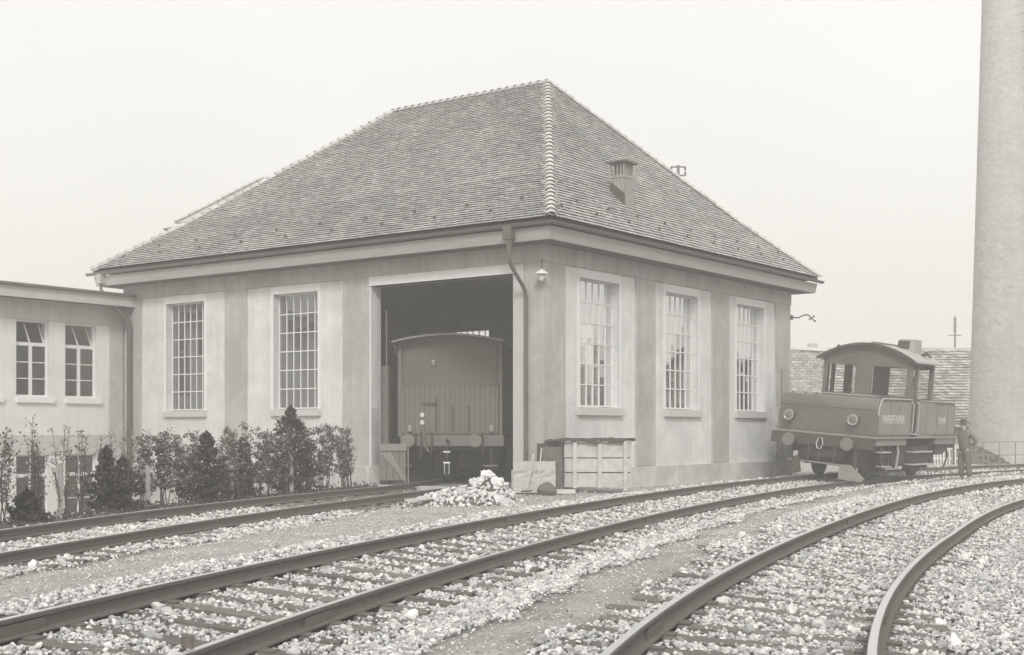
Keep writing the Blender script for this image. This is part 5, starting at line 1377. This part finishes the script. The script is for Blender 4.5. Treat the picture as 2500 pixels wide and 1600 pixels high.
shr = [(-7.66, 19.66, 1.45, .8, 250, 'leafy thin shrub at the very left edge below the annex window'),
       (-7.52, 20.5, 1.5, .8, 90, 'sparse shrub with bare forked twigs in front of the annex lower window'),
       (-7.32, 21.3, 1.42, .7, 60, 'nearly bare shrub between the two lower annex windows'),
       (-7.23, 21.9, 1.35, .6, 60, 'thin shrub with few leaves under the right annex window'),
       (-6.85, 23.3, 1.5, .6, 60, 'bare forked shrub beside the annex downpipe'),
       (-6.72, 24.0, 1.25, .9, 520, 'bushy leafy shrub just right of the annex downpipe'),
       (-6.50, 24.6, 1.45, .9, 560, 'broad leafy shrub under the first arched shed window'),
       (-6.32, 25.2, 1.32, .8, 420, 'leafy shrub left of the broad conifer'),
       (-5.86, 26.6, 1.35, .6, 260, 'thin shrub right of the broad conifer beside a post'),
       (-5.42, 28.0, 1.4, .8, 520, 'leafy shrub between the slim conifer and the tall one'),
       (-5.25, 28.6, 1.35, .7, 480, 'leafy shrub touching the left of the tall conifer'),
       (-4.66, 30.1, 1.45, .8, 520, 'leafy shrub right of the tall conifer'),
       (-4.42, 30.8, 1.5, .8, 520, 'round leafy shrub with bare stems near the door pilaster'),
       (-4.10, 31.7, 1.5, .75, 420, 'last shrub of the hedge beside the door pilaster'),
       (-7.9, 18.6, 1.4, .8, 420, 'leafy shrub partly cut by the left picture edge'),
       (-7.45, 20.7, 1.2, .6, 60, 'sparse shrub crossing the left lower annex window'),
       (-7.02, 22.7, 1.5, .7, 90, 'tall thin shrub behind the low conifer by the downpipe'),
       (-6.15, 25.7, 1.38, .8, 460, 'leafy shrub behind the left half of the broad conifer'),
       (-5.70, 27.1, 1.5, .8, 460, 'leafy shrub wrapped round the middle hedge post'),
       (-5.05, 29.0, 1.6, .9, 520, 'leafy shrub behind the tallest conifer on its left'),
       (-4.80, 29.8, 1.5, .9, 520, 'leafy shrub behind the tallest conifer on its right'),
       (-3.95, 32.2, 1.45, .6, 300, 'small upright shrub nearest the door jamb')]
for i, (x, y, h, w, n_, lb) in enumerate(shr): shrub(x, y, h, w, n_, lb.replace('arched ', ''), 50 + i, size=.040 if n_ > 300 else .030)
for i, (x, y, h, w, n_, lb) in enumerate(((-6.05, 26.0, 1.55, 1.35, 9000, 'broad dark conifer below the gap between the two shed windows'), (-5.62, 27.35, 1.42, .75, 3600, 'slim dark conifer behind the middle hedge post'),
        (-4.95, 29.35, 2.15, 1.35, 9500, 'tallest dark conifer with spiky top under the second shed window'), (-7.02, 22.7, 1.3, .7, 4200, 'low dark conifer in front of the annex downpipe'),
        (-7.50, 20.3, .62, .7, 2600, 'small dark conifer below the left annex window'), (-6.9, 23.3, 1.1, .65, 3800, 'squat dark conifer at the foot of the annex downpipe'))):
    conifer(x, y, h, w, n_, lb, 80 + i)
for i, (x, y, h, lb) in enumerate(((-6.64, 23.9, .85, 'short grey hedge post near the annex downpipe'), (-5.72, 26.7, .78, 'grey hedge post between the broad and the slim conifer'), (-4.86, 28.9, .92, 'grey hedge post in front of the tallest conifer'), (-7.30, 21.2, .95, 'pale hedge post between the two lower annex windows'))):
    p_ = MB(); p_.tube([(0, 0, -.3), (.01, 0, h * .5), (0, .01, h)], [.05, .048, .045], 8); p_ = p_.build('hedge_post', M_post, None, smooth=True); p_.location = (x, y, -.08); tag(p_, lb, 'post', 'posts along the hedge')
# strip of dark leaf mould under the hedge
s, P, T, N = TR['C']['c']; m_ = (P[:, 1] > 12) & (P[:, 1] < 33); b = MB(); vs, fs = [], []
Pm, Nm = P[m_][::2], N[m_][::2]
offs = [-1.55, -1.25, -.95, -.75]
for i in range(len(Pm)):
    for j, o_ in enumerate(offs):
        q = Pm[i] + Nm[i] * o_; zg_ = float(ground_z([q[0]], [q[1]])[0][0]); vs.append((q[0], q[1], zg_ + (.05 if 0 < j < 3 else .0) + .03 * mnoise.noise((q[0] * 3, q[1] * 3, 0))))
for i in range(len(Pm) - 1):
    for j in range(3): fs.append((i * 4 + j, (i + 1) * 4 + j, (i + 1) * 4 + j + 1, i * 4 + j + 1))
b.add(vs, fs); hb = b.build('hedge_soil', M_mulch, None, smooth=True); tag(hb, 'dark earth strip under the hedge', None, None, 'structure')
pts = []
for q in range(9000):
    i = rnd.randrange(len(Pm)); o_ = rnd.uniform(-1.6, -.8); q_ = Pm[i] + Nm[i] * o_
    pts.append((q_[0] + rnd.uniform(-.1, .1), q_[1] + rnd.uniform(-.2, .2), -.07 + abs(rnd.gauss(0, .07)) - max(0, (-o_ - 1.3)) * .3))
o = inst('hedge_weeds', foliage_mesh(pts, .04, [M_conif, M_leaf], .3, 5), None); tag(o, 'low dark weeds and leaf litter along the siding bank', 'weeds', None, 'stuff')

# ------------------------------------------------------------------ background
CH = thing('factory_chimney', 'huge smooth tapering factory chimney at the right edge', 'chimney', (22.45, 60, 0))
b = MB(); b.lathe([(1.56, -1.0), (1.53, 0)] + [(1.53 - .0289 * z, z) for z in range(1, 26)] + [(.75, 25)], 64); b.build('shaft', M_chim, CH, smooth=True)
for q in range(28):
    z = .9 + q * .84; r_ = 1.53 - .0289 * z; 
    if q % 1 == 0:
        b = MB(); a_ = R(-52); c_, s_ = math.cos(a_), math.sin(a_); b.tube([(c_ * r_ - .1 * s_, s_ * r_ + .1 * c_, z), (c_ * (r_ + .14) - .1 * s_, s_ * (r_ + .14) + .1 * c_, z), (c_ * (r_ + .14) + .1 * s_, s_ * (r_ + .14) - .1 * c_, z), (c_ * r_ + .1 * s_, s_ * r_ - .1 * c_, z)], .012, 4); b.build('rung', M_dark, CH)
FE = thing('iron_railing', 'thin iron railing in front of the chimney base', 'railing', (0, 56, 0))
for i, x in enumerate(np.arange(18.7, 26, .695)): MB().tube([(x, 0, -.1), (x, 0, .93)], .022, 6).build('post', M_iron, FE)
for z in (.92, .36): MB().tube([(18.7, -.02, z), (26, -.02, z)], .018, 6).build('rail', M_iron, FE)
PF = thing('picket_fence', 'short stretch of white picket fence behind the locomotive rear', 'fence', (0, 55.8, 0))
for i in range(11):
    x = 17.95 + i * .125; MB().box(x, x + .06, 0, .03, -.1, .80).build('picket', M_white, PF)
for z in (.18, .60): MB().box(17.9, 19.3, .035, .07, z, z + .06).build('fence_rail', M_white, PF)
MB().box(18.72, 18.80, -.03, .03, -.1, .98).build('post', M_dark, PF)
CO = thing('slag_heap', 'dark heap of coal or slag behind the railing', 'coal heap', (20.1, 57.6, -.1))
b = MB(); vs, fs = [], []; nn = 30
def cz(x, y): return .92 * max(0, 1 - math.hypot(x / 1.75, y / .95)) ** .8 + .05 * mnoise.noise((x * 3, y * 3, 4))
for i in range(nn + 1):
    for j in range(nn + 1):
        x, y = lerp(-2, 2, i / nn), lerp(-1.1, .85, j / nn); vs.append((x, y, cz(x, y) - .03))
for i in range(nn):
    for j in range(nn): fs.append((i * (nn + 1) + j, (i + 1) * (nn + 1) + j, (i + 1) * (nn + 1) + j + 1, i * (nn + 1) + j + 1))
b.add(vs, fs); b.build('heap_core', M_coal, CO)
cst = [stone_mesh(700 + i, M_coal, 1, .8) for i in range(4)]
for q in range(260):
    x, y = rnd.uniform(-1.8, 1.8), rnd.uniform(-1.0, .3); z = cz(x, y)
    if z > .04: inst('lump', cst[q % 4], CO, (x, y, z), (rnd.random() * 3, rnd.random() * 3, 0), (rnd.uniform(.07, .17),) * 3)
# long low building with tiled roof
BH = thing('long_tiled_building', 'long low building with tiled roof behind the locomotive', 'building', (0, 0, 0))
MB().box(15, 36, 70.7, 83, -1, 1.5).build('wall', M_annexg, BH)
ez0, ez1, ey0, ey1 = 1.42, 6.05, 70.0, 76.2
b = MB(); b.add([(15, ey0, ez0), (36, ey0, ez0), (36, ey1, ez1), (15, ey1, ez1), (36, ey1 * 2 - ey0, ez0), (15, ey1 * 2 - ey0, ez0)], [(0, 1, 2, 3), (3, 2, 4, 5), (0, 3, 5), (1, 4, 2)]); b.build('roof_deck', M_under, BH)
up = Vector((0, ey1 - ey0, ez1 - ez0)); SLn = up.length; up.normalize(); nr = Vector((1, 0, 0)).cross(up)
M3 = np.array([[1, 0, 0], list(up), list(nr)]).T; allv, allf, base = [], [], 0; cnt = 0
TVb = TV * np.array([1.75, 2.0, 2.2])
for c_ in range(int(SLn / .27)):
    for q in range(int(16.0 / .31)):
        p_ = np.array([15.1 + (c_ % 2) * .155 + q * .31, ey0, ez0]) + np.array(up) * (c_ * .27 + rnd.uniform(-.02, .02)) + np.array(nr) * (.02 + rnd.uniform(0, .03))
        allv.append(TVb @ M3.T + p_); allf += [tuple(i + base for i in f) for f in TF]; base += len(TV); cnt += 1
me = bpy.data.meshes.new('roof_tiles'); me.from_pydata(np.vstack(allv).tolist(), [], allf)
ca = me.attributes.new('tone', 'FLOAT', 'FACE'); ca.data.foreach_set('value', np.repeat(nrng.uniform(.6, 1.35, cnt), len(TF)).astype(np.float32))
mt2 = M_tile2.copy(); mt2.name = 'weathered far roof tile'; me.materials.append(mt2)
o = bpy.data.objects.new('roof_tiles', me); COL.objects.link(o); o.parent = BH; o['kind'] = 'stuff'
b = MB(); b.tube([(15, ey1, ez1 + .03), (36, ey1, ez1 + .03)], .13, 8); b.build('ridge', M_bgtile, BH)
for q in range(6): MB().box(25.0, 25.3, ey0 + .9 + q * .55, ey0 + 1.05 + q * .55, ez0 + (q * .55 + .95) * .74, ez0 + (q * .55 + 1.2) * .74).build('roof_step', M_white, BH)
MB().box(17.2, 17.7, 76.0, 76.4, 5.8, 6.45).build('chimney_stack', M_bgbrick, BH)
# parapet wall nearer the shed
PW = thing('parapet_wall_building', 'brick gable with pale coping just right of the shed end', 'building', (0, 68, 0))
MB().box(11.4, 16.0, .05, .5, -.5, 5.45).build('wall', M_bgbrick, PW)
allv, allf, base = [], [], 0
bv = np.array([(x, y, z) for z in (0, 1) for y in (0, 1) for x in (0, 1)], float); bf = [(0, 2, 3, 1), (4, 5, 7, 6), (0, 1, 5, 4), (2, 6, 7, 3), (0, 4, 6, 2), (1, 3, 7, 5)]
tn = []
for c_ in range(38):
    for q in range(17):
        x0 = 11.4 + q * .28 - (c_ % 2) * .14; 
        if x0 > 15.8: continue
        allv.append(bv * np.array([.26, .05, .122]) + np.array([x0, .0 - rnd.uniform(0, .03), .1 + c_ * .141])); allf += [tuple(i + base for i in f) for f in bf]; base += 8; tn.append(rnd.uniform(.75, 1.25))
me = bpy.data.meshes.new('bricks'); me.from_pydata(np.vstack(allv).tolist(), [], allf)
ca = me.attributes.new('tone', 'FLOAT', 'FACE'); ca.data.foreach_set('value', np.repeat(tn, 6).astype(np.float32)); mt3 = M_tile2.copy(); mt3.name = 'far pale brick'; me.materials.append(mt3)
o = bpy.data.objects.new('bricks', me); COL.objects.link(o); o.parent = PW; o['kind'] = 'stuff'
b = MB(); b.prism([(11.2, 5.45), (11.2, 5.58), (14.0, 5.80), (16.3, 5.66), (16.3, 5.50), (14.0, 5.62)], 1, -.15, .6); b.build('coping', M_band, PW)
TP = thing('telegraph_pole', 'thin telegraph pole with one crossarm above the far roof', 'pole', (27.0, 80, 0))
MB().tube([(0, 0, -1), (0, 0, 8.35)], [.08, .055], 8).build('pole_shaft', M_iron, TP); MB().box(-.38, .38, -.03, .03, 7.17, 7.23).build('crossarm', M_iron, TP)
for q in range(5): MB().tube([(-.09, 0, 7.5 + q * .17), (.09, 0, 7.5 + q * .17)], .05, 6).build('insulator', M_iron, TP)

# ------------------------------------------------------------------ trees beyond both sides of the view (they are what the window glass mirrors)
def big_tree(x, y, h, w, seed, label, base=-.1):
    t = thing('broadleaf_tree', label, 'tree', (x, y, base), group='trees around the yard')
    r2 = random.Random(seed); b = MB(); b.tube([(0, 0, 0), (.1, 0, h * .3), (0, .1, h * .6), (0, 0, h * .9)], [.28, .22, .14, .04], 8)
    pts = []
    for q in range(9):
        a_ = r2.uniform(0, 6.28); z = h * r2.uniform(.3, .75); rr_ = w * .35; c = Vector((math.cos(a_) * rr_, math.sin(a_) * rr_, z + h * .12)); b.tube([(0, 0, z - h * .08), c * .6 + Vector((0, 0, z * .4)), c], [.09, .05, .02], 5)
        for k_ in range(420):
            v_ = Vector((r2.gauss(0, 1), r2.gauss(0, 1), r2.gauss(0, 1))).normalized() * (r2.random() ** .4); pts.append((c.x + v_.x * w * .26, c.y + v_.y * w * .26, c.z + v_.z * h * .2))
    b.build('trunk', M_bark, t); o = inst('crown', foliage_mesh(pts, .38, [M_conif, M_leaf], .35, seed, 1.3), t); o['kind'] = 'stuff'
for i, (x, y, h, lb) in enumerate(((44, 50, 4.6, 'nearest broadleaf tree across the yard, seen only in the window glass'), (47, 58, 5.0, 'middle broadleaf tree across the yard, seen only in the window glass'), (45, 68, 5.2, 'farthest broadleaf tree across the yard, seen only in the window glass'))):
    big_tree(x, y, h, 6, 900 + i, lb)
WH_ = thing('goods_warehouse', 'long dark warehouse across the yard, seen only in the window glass', 'warehouse', (50, 0, 0))
MB().box(0, 12, 36, 110, -1, 5.6).build('wall', mat('dark warehouse boards', .12, .15, 1.5), WH_)
b = MB(); b.add([(-.5, 35, 5.6), (12.5, 35, 5.6), (12.5, 111, 5.6), (-.5, 111, 5.6), (6, 35, 7.4), (6, 111, 7.4)], [(0, 1, 4), (2, 3, 5), (0, 4, 5, 3), (1, 2, 5, 4), (0, 3, 2, 1)]); b.build('roof', M_bgtile, WH_)

# ------------------------------------------------------------------ thin mist added over the yard to lift the dark tones
mh = bpy.data.materials.new('mist'); mh.use_nodes = True; mh.node_tree.nodes.clear()
pv = mh.node_tree.nodes.new('ShaderNodeVolumePrincipled'); pv.inputs['Color'].default_value = (.97, .95, .91, 1); pv.inputs['Density'].default_value = HAZE; pv.inputs['Anisotropy'].default_value = 0.0
oo = mh.node_tree.nodes.new('ShaderNodeOutputMaterial'); mh.node_tree.links.new(pv.outputs[0], oo.inputs['Volume'])
hz = MB().box(-185, 200, -165, 225, -5, 26.5).build('haze', mh, None); tag(hz, 'thin pale mist added over the whole yard to lift the darks', None, None, 'stuff')
